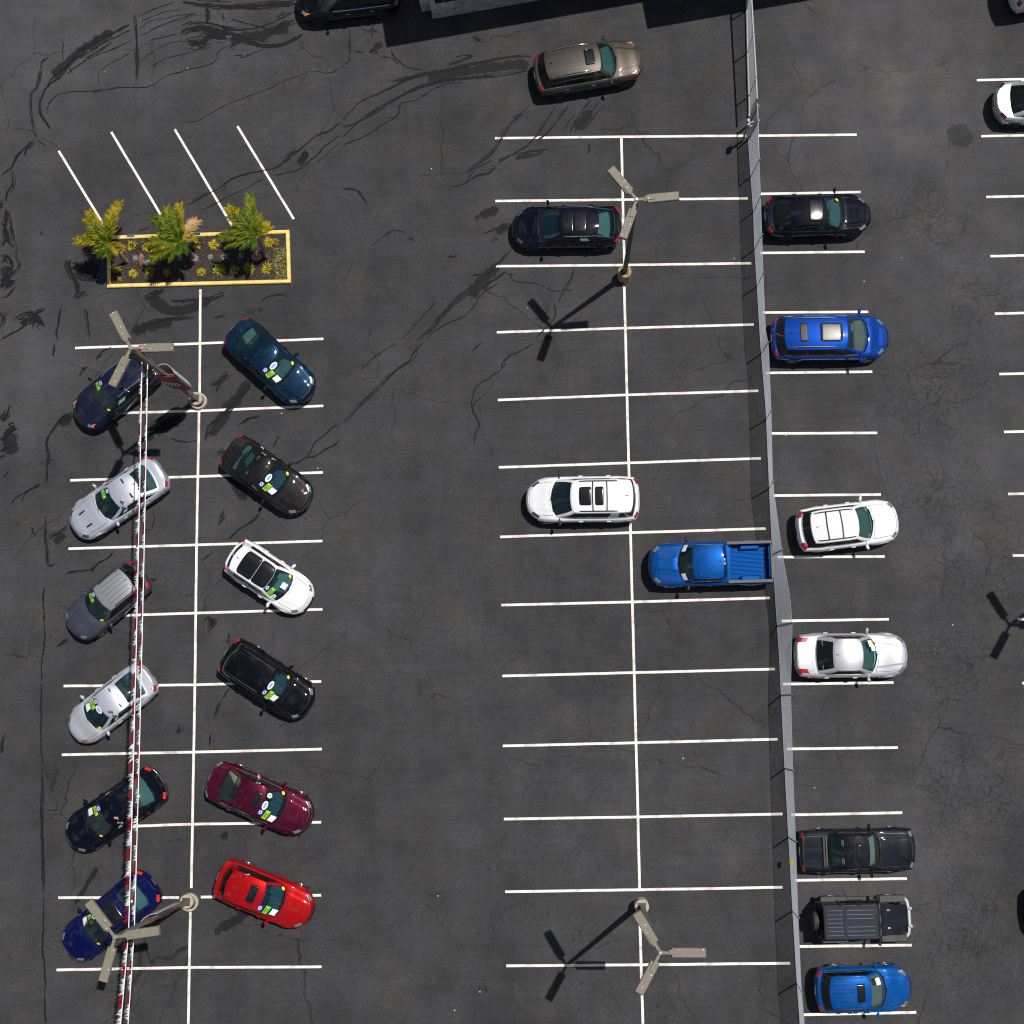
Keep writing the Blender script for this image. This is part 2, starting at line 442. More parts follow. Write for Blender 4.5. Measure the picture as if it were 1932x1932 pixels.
    patch('hood_shut_line', hoodS, -.01, 1.012, -hq - .022, hq + .022, BLACK, .004, .01, 12, 12)
    if kind in ('sedan', 'sedan_boxy'):
        def trunkS(a, q):
            x0 = -xf0 + CAP[1] + .04 + P['bowr'] * abs(q) ** P['er']; x1 = xrb - .09 + P['gbr'] * abs(q * .9) ** 2.4
            x = lerp(x0, x1, a); pq_f = xf0 - CAP[0] - P['bowf'] * abs(q) ** P['ef']; pq_r = x0 - .04
            return cap((x - pq_r) / (pq_f - pq_r), q)
        patch('trunk_lid', trunkS, .02, .985, -.78, .78, paint_m, .004, .006, 8, 10, smooth=30)
        patch('trunk_shut_line', trunkS, 0, 1.0, -.80, .80, BLACK, .0018, .006, 8, 10)
    # doors (with black shut lines) and handles
    def sideS(sg):
        def S(p, v):
            k = min(3, max(0, int(v))); f = v - k
            x0, y0 = plan(p, sg, *LV[k]); x1, y1 = plan(p, sg, *LV[k + 1])
            return Vector((lerp(x0, x1, f), lerp(y0, y1, f), lerp(zlv(k, x0), zlv(k + 1, x1), f)))
        return S
    def pof(x): return (x - (-xf0 + P['bowr'])) / (L - P['bowr'] - P['bowf'])
    xd1 = wxf - ra - .06; xdm = P.get('xdm', (xd1 + wxr) / 2 + .12); xd0 = wxr + ra * .55
    drs = ((xdm + .01, xd1), (xd0, xdm - .01)) if P.get('ndoors', 4) == 4 else ((xdm - .45, xd1),)
    for sg in (-1, 1):
        S = sideS(sg)
        for a, b in drs:
            d_ = patch('door', S, pof(a), pof(b), .75, 3.9, paint_m, .006, .012, 8, 10, smooth=30)
            hb = MB(); hx = a + .16; hy = plan(pof(hx), sg, *LV[3])[1] + sg * .028
            hb.box((hx, hy, zlv(3, hx) - .03), (.19, .035, .03), bev=.008)
            hb.build('door_handle', P.get('handle', paint_m), d_, 30)
        patch('door_shut_line', S, pof(drs[-1][0] - .012), pof(drs[0][1] + .012), .72, 3.95, BLACK, .002, .006, 4, 10)
    # bumper faces: grille, lamps, plates
    def fwrap(pe):
        def S(q, v):
            v = max(.0, v)
            if v <= 1:
                k = v * 4; i = min(3, int(k)); f = k - i
                x0, y0 = plan(pe, q, *LV[i]); x1, y1 = plan(pe, q, *LV[i + 1])
                return Vector((lerp(x0, x1, f), lerp(y0, y1, f), lerp(zlv(i, x0), zlv(i + 1, x1), f)))
            if v <= 1.2:
                f = (v - 1) / .2; x0, y0 = plan(pe, q, *LV[4]); a = Vector((x0, y0, zlv(4, x0))); return a.lerp(cap(pe, q), f)
            dp = (v - 1.2) * .11
            return cap(pe - dp if pe else dp, q)
        return S
    FS, RS = fwrap(1), fwrap(0)
    g0, g1 = P.get('grille', (.30, .85))
    patch('grille', FS, -.46, .46, g0, g1, P.get('grillem', BLACK), .010, .02, 8, 6)
    hl = P.get('headlight', (.70, .97, .90, 1.32)); tlp = P.get('taillight', (.70, .985, .82, 1.22))
    for sg in (-1, 1):
        a, b = (hl[0], hl[1]) if sg > 0 else (-hl[1], -hl[0])
        h_ = patch('headlight', FS, a, b, hl[2], hl[3], P.get('lampm', LAMPW), .008, .02, 6, 8)
        if P.get('amber'):
            patch('turn_signal', FS, *((.90, .985) if sg > 0 else (-.985, -.90)), .98, 1.5, AMBER, .014, .02, 4, 4, par=h_)
        a, b = (tlp[0], tlp[1]) if sg > 0 else (-tlp[1], -tlp[0])
        patch('tail_light', RS, a, b, tlp[2], tlp[3], P.get('tailm', LAMPR), .010, .02, 6, 8)
    patch('number_plate', RS, -.19, .19, .55, .78, PLATEM, .016, .02, 4, 3)
    if P.get('front_plate'): patch('number_plate', FS, -.2, .2, .40, .60, PLATEM, .018, .02, 4, 3)
    if P.get('chrome_tail'): patch('bumper_strip', RS, -.85, .85, .62, .72, CHROME, .012, .02, 10, 2)
    if P.get('chrome_nose'): patch('chrome_strip', FS, -.75, .75, .92, 1.02, CHROME, .014, .02, 14, 2)
    # mirrors
    mm = P.get('mirrorm', paint_m)
    for sg in (-1, 1):
        b = MB(); mx = xfb - .42; my = sg * (W / 2 + .10); mz = P['zb'] + .06
        b.lathe([(0.001, -1), (.5, -.86), (.87, -.5), (1, 0), (.87, .5), (.5, .86), (.001, 1)], Matrix.Translation((mx, my, mz)) @ Matrix.Rotation(sg * R(-18), 4, 'Z') @ Matrix.Diagonal((.075, .13, .085, 1)), 10)
        b.tube([(mx + .04, sg * (W / 2 - .12), mz - .06), (mx, my - sg * .04, mz - .03)], .03, 6)
        b.build('mirror', mm, root, 60)
    # wheels
    for xw_ in (wxf, wxr):
        for sg in (-1, 1): make_wheel(root, xw_, sg * (W / 2 - .125), wr, sg, P.get('dark_rim', False))
    # wipers
    wp = MB()
    for q0, q1, t1 in ((.70, -.05, .10), (.10, -.72, .09)):
        wp.tube([gh(1, q0, .03) + Vector((.02, 0, .03)), gh(1, lerp(q0, q1, .5), t1) + Vector((.02, 0, .025)), gh(1, q1, t1) + Vector((.015, 0, .025))], .012, 4)
    wp.build('wiper', BLACK, root)
    # roof equipment
    for (a0, a1, b0, b1) in P.get('sunroof', ()):
        patch('sunroof', roof, a0, a1, b0, b1, P.get('sunm', GLOSSBLACK), P.get('sunoff', .008), .012, 8, 10, smooth=170, rnd_c=P.get('sunround', .03))
    if P.get('ribs'):
        a0, a1, nn, qq = P['ribs']
        for k in range(nn):
            q = lerp(-qq, qq, k / (nn - 1))
            patch('roof_rib', roof, a0, a1, q - .016, q + .016, P.get('ribm', BLACK), .004, .008, 6, 2, smooth=20)  # thin darker strips carry the ribs' shading in their colour
    if P.get('rails'):
        a0, a1, qq, rm = P['rails']
        for sg in (-1, 1):
            b = MB(); pts = [roof(lerp(a0, a1, i / 8), sg * qq) + Vector((0, 0, .05 if 0 < i < 8 else 0.0)) for i in range(9)]
            b.tube(pts, .022, 6); b.build('roof_rail', rm, root, 60)
    for a in P.get('bars', ()):
        b = MB(); q_ = P['rails'][2]; b.tube([roof(a, -q_) + Vector((0, 0, .06)), roof(a, 0) + Vector((0, 0, .05)), roof(a, q_) + Vector((0, 0, .06))], .02, 6); b.build('crossbar', P.get('barm', BLACK), root, 60)
    if P.get('antenna', .12):
        v = roof(P.get('antenna', .12), 0.0); b = MB()
        b.add([v + Vector((-.10, -.02, 0)), v + Vector((-.10, .02, 0)), v + Vector((.10, 0, 0)), v + Vector((-.07, 0, .07))], [(0, 2, 3), (2, 1, 3), (1, 0, 3), (0, 1, 2)])
        b.build('antenna_fin', P.get('finm', BLACK), root)
    if P.get('vents'):
        for sg in (-1, 1):
            patch('hood_vent', hoodS, .42, .66, sg * .42 - .05, sg * .42 + .05, BLACK, .018, .012, 3, 3)
    if P.get('spoiler'):
        patch('spoiler', lambda a, q: gh(0, q, 1) + Vector((-.16 * a, 0, -.02 * a)), 0, 1, -.9, .9, paint_m, .01, .03, 4, 8)
    if bed: truck_bed(root, P, L, W, xrb, paint_m, zsh)
    # stickers behind the windscreen
    def ws(q, tt): return gh(1, q, tt)
    for st in P.get('stickers', ()):
        k, q, tt = st[0], st[1] + rnd.uniform(-.035, .035), st[2] + rnd.uniform(-.025, .025)
        sq = 1 / wbh
        if k == 'green' or k == 'lime':
            w, h = (rnd.uniform(.19, .23), rnd.uniform(.09, .115)); s_ = patch('sticker', ws, q - w * sq, q + w * sq, tt - h, tt + h, GREENM if k == 'green' else LIMEM, .006, .004, 4, 4)
            s_['label'] = 'green price sticker'
            for kk in range(3):
                o_ = (-.55, .1, .6)[kk] * h
                patch('sticker_writing', ws, q - w * sq * .75, q + w * sq * (.75, .4, .6)[kk], tt + o_ - h * .14, tt + o_ + h * .14, INKM, .009, .003, 4, 2, par=s_)
        elif k == 'badge':
            s_ = patch('sticker', ws, q - .135 * sq, q + .135 * sq, tt - .105, tt + .105, BLUEM, .006, .004, 4, 4); s_['label'] = 'blue and white square sticker'
            u_ = patch('sticker_panel', ws, q - .10 * sq, q + .10 * sq, tt - .075, tt + .075, WHITEM, .009, .003, 4, 4, par=s_, rnd_c=.2)
            patch('sticker_writing', ws, q - .045 * sq, q + .045 * sq, tt - .035, tt + .04, BLUEM, .012, .003, 2, 2, par=s_)
        elif k == 'paper':
            s_ = patch('window_paper', ws, q - .15 * sq, q + .15 * sq, tt - .14, tt + .14, WHITEM, .006, .004, 4, 4); s_['label'] = 'white sheet of paper'
        elif k == 'oval' or k == 'ring':
            rows = []
            def ell(rx, ry, off):
                out = []
                for i in range(19):
                    a = 2 * math.pi * i / 18; v = gh(1, q + rx * sq * math.cos(a), tt + ry * math.sin(a)); out.append(v + Vector((.5, 0, .8)) * off)
                return out
            b = MB(); cc = gh(1, q, tt) + Vector((.5, 0, .8)) * .010
            rx, ry = (.25, .12) if k == 'oval' else (.13, .11)
            e1 = ell(rx, ry, .010); b.grid([e1, [cc] * 19], 0)
            c2 = cc + Vector((.5, 0, .8)) * .004; b.grid([ell(rx * .7, ry * .5 if k == 'oval' else ry * .6, .014), [c2] * 19], 1)
            s_ = b.build('sticker', [WHITEM, SKYB if k == 'oval' else TEALM], root); s_['label'] = 'white oval sticker with a pale blue middle' if k == 'oval' else 'round white sticker'
        elif k == 'dot':
            b = MB(); cc = gh(1, q, tt) + Vector((.5, 0, .8)) * .010
            b.grid([[gh(1, q + .075 * sq * math.cos(2 * math.pi * i / 10), tt + .075 * math.sin(2 * math.pi * i / 10)) + Vector((.5, 0, .8)) * .010 for i in range(11)], [cc] * 11])
            s_ = b.build('sticker', YELM, root); s_['label'] = 'yellow round sticker'
    for (sg, a0, a1) in P.get('forms', ()):
        patch('window_form', lambda p, tt: gh(p, sg, tt), a0, a1, .35, .70, TEALM, .006, .004, 3, 3)
    root['_'] = 0; del root['_']
    root_info = dict(root=root, L=L, W=W, H=H, gh=gh, P=P)
    return root_info

def truck_bed(root, P, L, W, xrb, pm, zsh):
    x0, x1 = -L / 2 + .12, xrb - .05; yh = W / 2 - .16; zf, zt = .66, P['zb'] + .02
    b = MB()
    # ribbed floor
    ny = 56; rows = []
    for x in (x0, x1):
        r = []
        for i in range(ny + 1):
            y = lerp(-yh, yh, i / ny); r.append(Vector((x, y, zf + (.018 if (i // 2) % 2 else 0))))
        rows.append(r)
    b.grid(rows, flip=True)
    for sg in (-1, 1):
        b.add([(x0, sg * yh, zf - .02), (x1, sg * yh, zf - .02), (x1, sg * yh, zt), (x0, sg * yh, zt)], [(0, 1, 2, 3)])
        b.box((-L / 2 + P['wx'][1], sg * (yh - .12), zf + .12), (.85, .24, .26), bev=.05)
    for x in (x0, x1): b.add([(x, -yh, zf - .02), (x, yh, zf - .02), (x, yh, zt), (x, -yh, zt)], [(0, 1, 2, 3)])
    b.build('truck_bed', pm, root)
    for sg in (-1, 1):
        c = MB(); c.box(((x0 + x1) / 2, sg * (yh + .045), zt + .045), (x1 - x0 + .1, .13, .035), bev=.01); c.build('bed_rail_cap', simple('rail_cap', (.09, .085, .08), .6), root, 30)
    c = MB(); c.box((x0 - .035, 0, zt + .02), (.09, yh * 2 - .06, .035), bev=.01); c.build('tailgate_cap', simple('rail_cap', (.09, .085, .08), .6), root, 30)
    c = MB(); z = P['H'] - .12
    for y, m in ((-.09, 0), (0, 1), (.09, 0)): c.box((xrb + .17, y, z), (.03, .085, .04), mi=m)
    c.build('brake_lamp', [WHITEM, LAMPR], root)
# ------------------------------------------------------------------ camera, light, sky
cam = bpy.data.cameras.new('camera'); camo = bpy.data.objects.new('camera', cam); COL.objects.link(camo)
def wv(i): return Vector((_ex[i], -_ey[i], -_d[i]))
camo.matrix_world = Matrix.Translation((0, 0, HC)) @ Matrix((wv(0), -wv(1), -wv(2))).transposed().to_4x4()
cam.sensor_fit = 'HORIZONTAL'; cam.sensor_width = 36; cam.lens = 36 * FL / 1932; cam.clip_start = 1; cam.clip_end = 3000
scene.camera = camo
scene.cycles.pixel_filter_type = 'BLACKMAN_HARRIS'; scene.cycles.filter_width = 1.15
w = bpy.data.worlds.new('World'); scene.world = w; w.use_nodes = True
nt = w.node_tree; bg = nt.nodes['Background']
sky = N(nt, 'ShaderNodeTexSky', sky_type='NISHITA'); sky.sun_disc = False
sky.sun_elevation = SUN_EL; sky.sun_rotation = R(90) - SUN_AZ; sky.air_density = 1.0; sky.dust_density = 1.2
tc = N(nt, 'ShaderNodeTexCoord'); cn = N(nt, 'ShaderNodeTexNoise'); cn.inputs['Scale'].default_value = 5.5; cn.inputs['Detail'].default_value = 7; cn.inputs['Roughness'].default_value = .58
nt.links.new(tc.outputs['Generated'], cn.inputs['Vector'])
cr = N(nt, 'ShaderNodeMapRange'); cr.inputs[1].default_value = .54; cr.inputs[2].default_value = .82; cr.inputs[4].default_value = .9
nt.links.new(cn.outputs['Fac'], cr.inputs[0])
cmx = N(nt, 'ShaderNodeMix', data_type='RGBA'); cmx.inputs['B'].default_value = (22.0, 21.4, 20.8, 1)
nt.links.new(cr.outputs[0], cmx.inputs['Factor']); nt.links.new(sky.outputs[0], cmx.inputs['A']); nt.links.new(cmx.outputs['Result'], bg.inputs[0])
bg.inputs[1].default_value = .05
sl = bpy.data.lights.new('sun', 'SUN'); so = bpy.data.objects.new('sun', sl); COL.objects.link(so)
sl.energy = 4.2; sl.angle = R(.5); sl.color = (1.0, .955, .89)
so.rotation_euler = SUN.to_track_quat('Z', 'Y').to_euler(); so.location = SUN * 80
scene.view_settings.view_transform = 'Standard'; scene.view_settings.look = 'None'; scene.view_settings.exposure = 0.0; scene.view_settings.gamma = 1

# ------------------------------------------------------------------ asphalt
def asphalt_material():
    m, nt, b = mat('asphalt'); L_ = nt.links.new
    tc = N(nt, 'ShaderNodeTexCoord'); geo = tc.outputs['Object']
    def noise(scale, det=4, rough=.55, vec=None, dist=0.0):
        n = N(nt, 'ShaderNodeTexNoise'); n.inputs['Scale'].default_value = scale; n.inputs['Detail'].default_value = det
        n.inputs['Roughness'].default_value = rough; n.inputs['Distortion'].default_value = dist
        L_(vec or geo, n.inputs['Vector']); return n
    def mrange(src, a, b_, c, d):
        n = N(nt, 'ShaderNodeMapRange'); n.inputs[1].default_value = a; n.inputs[2].default_value = b_; n.inputs[3].default_value = c; n.inputs[4].default_value = d
        L_(src, n.inputs[0]); return n.outputs[0]
    def mth(op, a, b_=None):
        n = N(nt, 'ShaderNodeMath', operation=op)
        for i, s in enumerate((a, b_)):
            if s is None: continue
            if isinstance(s, (int, float)): n.inputs[i].default_value = s
            else: L_(s, n.inputs[i])
        return n.outputs[0]
    # tone: large clouds, medium mottling, grain
    big = mrange(noise(.085, 4).outputs['Fac'], .34, .66, .84, 1.16)
    med = mrange(noise(.55, 7, .66).outputs['Fac'], .36, .64, .82, 1.18)
    small = mrange(noise(4.5, 7, .75).outputs['Fac'], .3, .7, .86, 1.14)
    grain = mrange(noise(13, 4, .85).outputs['Fac'], .36, .64, .70, 1.30)
    mpl = N(nt, 'ShaderNodeMapping'); mpl.inputs['Scale'].default_value = (.55, .035, 1); L_(geo, mpl.inputs[0])
    lane = mrange(noise(1.0, 5, .6, mpl.outputs[0], .6).outputs['Fac'], .3, .7, .90, 1.11)
    grain = mth('MULTIPLY', grain, lane)
    # sweeping brush marks of the seal coat
    mp = N(nt, 'ShaderNodeMapping'); mp.inputs['Rotation'].default_value = (0, 0, R(-38)); mp.inputs['Scale'].default_value = (.12, 2.4, 1)
    L_(geo, mp.inputs[0])
    br = noise(1.0, 6, .65, mp.outputs[0], 1.2)
    brush = mrange(br.outputs['Fac'], .35, .75, .94, 1.12)
    scr = mrange(br.outputs['Fac'], .66, .74, 0, 1)
    scrm = mth('MULTIPLY', scr, mrange(noise(.16, 3).outputs['Fac'], .50, .66, 0, .22))
    tone = mth('MULTIPLY', mth('MULTIPLY', big, med), mth('MULTIPLY', mth('MULTIPLY', small, grain), brush))
    # aisle where tyres polished the coat a shade lighter, and the paler end of the far lot
    def blob(u, v, r0, r1):
        p = G(u, v); n = N(nt, 'ShaderNodeVectorMath', operation='DISTANCE'); L_(geo, n.inputs[0]); n.inputs[1].default_value = p
        return mrange(n.outputs['Value'], r0, r1, 1, 0)
    pale = None
    for (u, v, a, c) in ((1690, 200, 1.0, 7.5), (1790, 250, .5, 5.5), (1660, 60, 1.0, 7.0), (120, 60, 1.5, 8), (1800, 500, .5, 7), (1850, 900, 1, 6.5), (60, 700, .5, 4), (1650, 1650, .5, 5)):
        x = blob(u, v, a, c); pale = x if pale is None else mth('MAXIMUM', pale, x)
    pale = mth('MULTIPLY', pale, mrange(noise(.5, 5, .6).outputs['Fac'], .3, .75, 0.25, .80))
    dc = N(nt, 'ShaderNodeVectorMath', operation='DISTANCE'); L_(geo, dc.inputs[0]); dc.inputs[1].default_value = G(1800, 205)
    arc = mth('MULTIPLY', mth('MULTIPLY', mrange(dc.outputs['Value'], 1.6, 2.6, 0, 1), mrange(dc.outputs['Value'], 2.7, 4.2, 1, 0)), mrange(noise(.9, 6, .65).outputs['Fac'], .38, .66, .05, .55))
    arc = mth('MULTIPLY', arc, blob(1690, 160, 1.5, 4.2)); pale = mth('ADD', pale, arc)
    tone = mth('ADD', tone, pale)
    # cracks
    wob = noise(1.1, 4); wv_ = N(nt, 'ShaderNodeVectorMath', operation='SCALE'); wv_.inputs['Scale'].default_value = .9
    sub = N(nt, 'ShaderNodeVectorMath', operation='SUBTRACT'); L_(wob.outputs['Color'], sub.inputs[0]); sub.inputs[1].default_value = (.5, .5, .5)
    L_(sub.outputs[0], wv_.inputs[0]); addv = N(nt, 'ShaderNodeVectorMath', operation='ADD'); L_(geo, addv.inputs[0]); L_(wv_.outputs[0], addv.inputs[1])
    def cracks(scale, width, vec):
        v = N(nt, 'ShaderNodeTexVoronoi', feature='DISTANCE_TO_EDGE'); v.inputs['Scale'].default_value = scale
        L_(vec, v.inputs['Vector']); return mrange(v.outputs['Distance'], 0, width * scale, 1, 0)
    flat = N(nt, 'ShaderNodeVectorMath', operation='MULTIPLY'); L_(addv.outputs[0], flat.inputs[0]); flat.inputs[1].default_value = (1, 1, 0)
    c1 = mth('MULTIPLY', cracks(.19, .030, flat.outputs[0]), mrange(noise(.22, 3).outputs['Fac'], .45, .60, 0, .8))
    ali = None
    for (u, v, a, c) in ((1770, 745, .3, 4.2), (1850, 1060, .3, 4.6), (1750, 420, .2, 3.2), (1840, 1500, .3, 5.0), (1760, 950, .2, 3.6), (1800, 1250, .2, 4.0), (1830, 1750, .2, 4.5), (1860, 560, .2, 3.2)):
        x = blob(u, v, a, c); ali = x if ali is None else mth('MAXIMUM', ali, x)
    ali = mth('MULTIPLY', ali, mrange(noise(.7, 4).outputs['Fac'], .30, .52, 0, 1))
    c2 = mth('MULTIPLY', cracks(2.5, .024, addv.outputs[0]), mth('MULTIPLY', ali, .72))
    c3 = mth('MULTIPLY', cracks(.75, .024, flat.outputs[0]), mth('MULTIPLY', mth('MAXIMUM', ali, mrange(noise(.13, 2).outputs['Fac'], .58, .68, 0, .5)), .8))
    crk = mth('MAXIMUM', mth('MAXIMUM', c1, c2), c3)
    # a round patch where the coat was repaired
    pz = G(1812, 256); dn = N(nt, 'ShaderNodeVectorMath', operation='DISTANCE'); L_(addv.outputs[0], dn.inputs[0]); dn.inputs[1].default_value = pz
    patchm = mrange(dn.outputs['Value'], .56, .64, .42, 0)
    # light grit
    sp = N(nt, 'ShaderNodeTexVoronoi', feature='F1'); sp.inputs['Scale'].default_value = .85; L_(geo, sp.inputs['Vector'])
    spk = mth('MULTIPLY', mrange(sp.outputs['Distance'], .016, .030, 1, 0), mth('GREATER_THAN', sp.outputs['Color'], .62))
    dark = mth('SUBTRACT', 1.0, mth('MAXIMUM', mth('MULTIPLY', crk, .85), patchm))
    tone = mth('MULTIPLY', tone, dark)
    base = N(nt, 'ShaderNodeMix', data_type='RGBA'); base.inputs['A'].default_value = (.0372, .0370, .0418, 1); base.inputs['B'].default_value = (.0415, .0404, .0402, 1)
    L_(mrange(noise(.45, 5, .6).outputs['Fac'], .35, .65, 0, 1), base.inputs['Factor'])
    sc = N(nt, 'ShaderNodeVectorMath', operation='SCALE'); L_(base.outputs['Result'], sc.inputs[0]); L_(tone, sc.inputs['Scale'])
    lite = N(nt, 'ShaderNodeMix', data_type='RGBA'); lite.inputs['B'].default_value = (.085, .085, .088, 1); L_(scrm, lite.inputs['Factor']); L_(sc.outputs[0], lite.inputs['A'])
    fin = N(nt, 'ShaderNodeMix', data_type='RGBA'); fin.inputs['B'].default_value = (.55, .55, .52, 1); L_(spk, fin.inputs['Factor']); L_(lite.outputs['Result'], fin.inputs['A'])
    L_(fin.outputs['Result'], b.inputs['Base Color'])
    b.inputs['Roughness'].default_value = .82; b.inputs['Specular IOR Level'].default_value = .25
    bu = N(nt, 'ShaderNodeBump'); bu.inputs['Strength'].default_value = .25; bu.inputs['Distance'].default_value = .004
    L_(noise(26, 3, .7).outputs['Fac'], bu.inputs['Height']); L_(bu.outputs[0], b.inputs['Normal'])
    return m
g = MB(); g.add([(-700, -700, 0), (700, -700, 0), (700, 700, 0), (-700, 700, 0)], [(0, 1, 2, 3)])
tag(g.build('parking_lot', asphalt_material()), kind='structure')

# ------------------------------------------------------------------ painted lines
def line_paint():
    m, nt, b = mat('line_paint')
    tc = N(nt, 'ShaderNodeTexCoord'); n = N(nt, 'ShaderNodeTexNoise'); n.inputs['Scale'].default_value = 1.6; n.inputs['Detail'].default_value = 12; n.inputs['Roughness'].default_value = .7
    nt.links.new(tc.outputs['Object'], n.inputs['Vector'])
    r = N(nt, 'ShaderNodeMapRange'); r.inputs[1].default_value = .48; r.inputs[2].default_value = .72; r.inputs[3].default_value = 0; r.inputs[4].default_value = .85
    nt.links.new(n.outputs['Fac'], r.inputs[0])
    x = N(nt, 'ShaderNodeMix', data_type='RGBA'); x.inputs['A'].default_value = (.80, .78, .71, 1); x.inputs['B'].default_value = (.24, .225, .20, 1)
    nt.links.new(r.outputs[0], x.inputs['Factor']); nt.links.new(x.outputs['Result'], b.inputs['Base Color']); b.inputs['Roughness'].default_value = .7
    return m
lines = MB(); LW = .110
def pline(pts, z=.004, wd=LW):
    ps = [G(u, v, 0) for u, v in pts]
    for a, b in zip(ps, ps[1:]):
        d = (b - a).normalized(); n = Vector((-d.y, d.x, 0)) * wd / 2
        k = max(1, int((b - a).length / .6)); rows = []
        for i in range(k + 1):
            p = a.lerp(b, i / k); j = Vector((0, 0, 0)) if i in (0, k) else n.normalized() * rnd.uniform(-.004, .004)
            rows.append([(p - n + j) + Vector((0, 0, z)), (p + n + j) + Vector((0, 0, z))])
        lines.grid(rows)
midc = [(1172.3,258),(1174,376.7),(1176.3,500),(1179.3,619),(1183,745),(1186.3,873.3),(1189.7,1005),(1193,1135.7),(1196.3,1269),(1199.7,1401.3),(1203.7,1541.3),(1206.7,1678.7),(1211.3,1820.3)]
midl = [(934,260.7),(934.7,379.3),(935.7,502.3),(937.3,627),(939.3,754.7),(941.3,881.7),(943.3,1013),(945.7,1141.7),(948,1275.3),(948.7,1407.3),(950.7,1545.3),(953,1682.3),(955.3,1822.3)]
midr = [(1408,256),(1411,374.3),(1417.3,496.7),(1422,612.3),(1430.7,737.3),(1435.3,864.7),(1444.7,997.3),(1452,1128),(1462,1262.3),(1467,1394.7),(1476.3,1535.7),(1476.3,1674),(1490.7,1817.3)]
for a, b, c in zip(midl, midc, midr): pline([a, b, c])
lc = [(377.3,648),(375.7,775),(374,899),(371,1028),(368.3,1156.7),(367.7,1292),(365.7,1419),(362.7,1555),(357.7,1693),(357.3,1825.3)]
lr = [(610,639.3),(610,765.7),(609.3,891.3),(608.3,1020.7),(608.3,1149.7),(606,1285.7),(607.3,1413.3),(606,1551.3),(606,1689),(606.7,1824)]
ll = [(141.7,656.7),(190,780.5),(132.7,906.3),(129.3,1035.3),(160,1163.5),(120,1294.3),(116.7,1424),(150,1562),(110,1693.7),(106.7,1830)]
for i, (a, b, c) in enumerate(zip(ll, lc, lr)):
    if i == 8: pline([a, (338, 1693.5)]); pline([(379, 1692.5), c])
    else: pline([a, b, c])
ra_ = [(1616.3,254),(1624,362.3),(1631.3,475),(1638.3,588.3),(1645.7,701.3),(1655,816.7),(1662,933),(1669,1050),(1677,1168.3),(1685.7,1287.7),(1694,1410.3),(1702.3,1533.3),(1711,1657.7),(1720.3,1783.3),(1728.7,1910)]
rb_ = [(1430.7,256),(1435.7,365.7),(1434,477.3),(1439,589.7),(1444.7,703.7),(1455.3,817.7),(1458.3,935),(1467,1051),(1474.7,1171.7),(1477.3,1290.7),(1485.3,1413),(1493,1537.3),(1499.7,1661),(1507.3,1785.7),(1511,1914.7)]
for a, b in zip(rb_, ra_): pline([a, b])
fr_ = [(1843,151.3),(1851.3,257),(1860.7,371.7),(1868.7,483.3),(1877,591.7),(1885.3,705.7),(1894.3,815),(1902,932),(1910.7,1048.3),(1919.7,1168),(1929,1289)]
for u, v in fr_: pline([(u, v), (u + 185, v - 4)])
for seg in ([(332,854/3),(600/3+4,1290/3+8)], [(630/3,747/3),(960/3,1300/3)], [(989/3,732/3),(1335/3,1312/3)], [(1344/3,714/3),(1663/3,1240/3)]):
    seg = [((332 / 3) if s[0] == 332 else s[0], s[1]) for s in seg]; pline(seg)
pline([(378, 545.7), (376.7, 740.5)], .006); pline([(375.7, 775), (371, 1028), (367.7, 1292), (361, 1675.5)], .006); pline([(359.3, 1715), (355.3, 1932), (354, 2010)], .006)
pline([(1172.3, 256), (1178, 497)], .006); pline([(1177.8, 541), (1183, 745), (1193, 1135.7), (1203.7, 1541.3), (1206.8, 1679)], .006); pline([(1207.3, 1742), (1213, 1932), (1215, 2010)], .006)
tag(lines.build('parking_lines', line_paint(), merge=0), kind='structure')

# ------------------------------------------------------------------ wet runs, tar seams
def lerp(a, b, t): return a + (b - a) * t
STREAKM = simple('wet_asphalt', (.0085, .0085, .0098), .6, spec=.12, var=.25, scale=6)
FAINTM = simple('damp_asphalt', (.0245, .0240, .0265), .8, spec=.15, var=.3, scale=2)
def soft_edge(name, col, scale, amax):
    m, nt, b = mat(name); b.inputs['Base Color'].default_value = (*col, 1); b.inputs['Roughness'].default_value = .6; b.inputs['Specular IOR Level'].default_value = .15
    tc = N(nt, 'ShaderNodeTexCoord'); no = N(nt, 'ShaderNodeTexNoise'); no.inputs['Scale'].default_value = scale; no.inputs['Detail'].default_value = 7; no.inputs['Roughness'].default_value = .7
    nt.links.new(tc.outputs['Object'], no.inputs['Vector']); at = N(nt, 'ShaderNodeAttribute'); at.attribute_name = 'soft'
    mu = N(nt, 'ShaderNodeMath', operation='MULTIPLY_ADD'); nt.links.new(no.outputs['Fac'], mu.inputs[0]); mu.inputs[1].default_value = 1.7; mu.inputs[2].default_value = -.85
    ad = N(nt, 'ShaderNodeMath', operation='ADD'); nt.links.new(mu.outputs[0], ad.inputs[0]); nt.links.new(at.outputs['Fac'], ad.inputs[1])
    mr = N(nt, 'ShaderNodeMapRange', interpolation_type='SMOOTHSTEP'); mr.inputs[1].default_value = .28; mr.inputs[2].default_value = .92; mr.inputs[3].default_value = 0; mr.inputs[4].default_value = amax
    nt.links.new(ad.outputs[0], mr.inputs[0]); nt.links.new(mr.outputs[0], b.inputs['Alpha'])
    return m
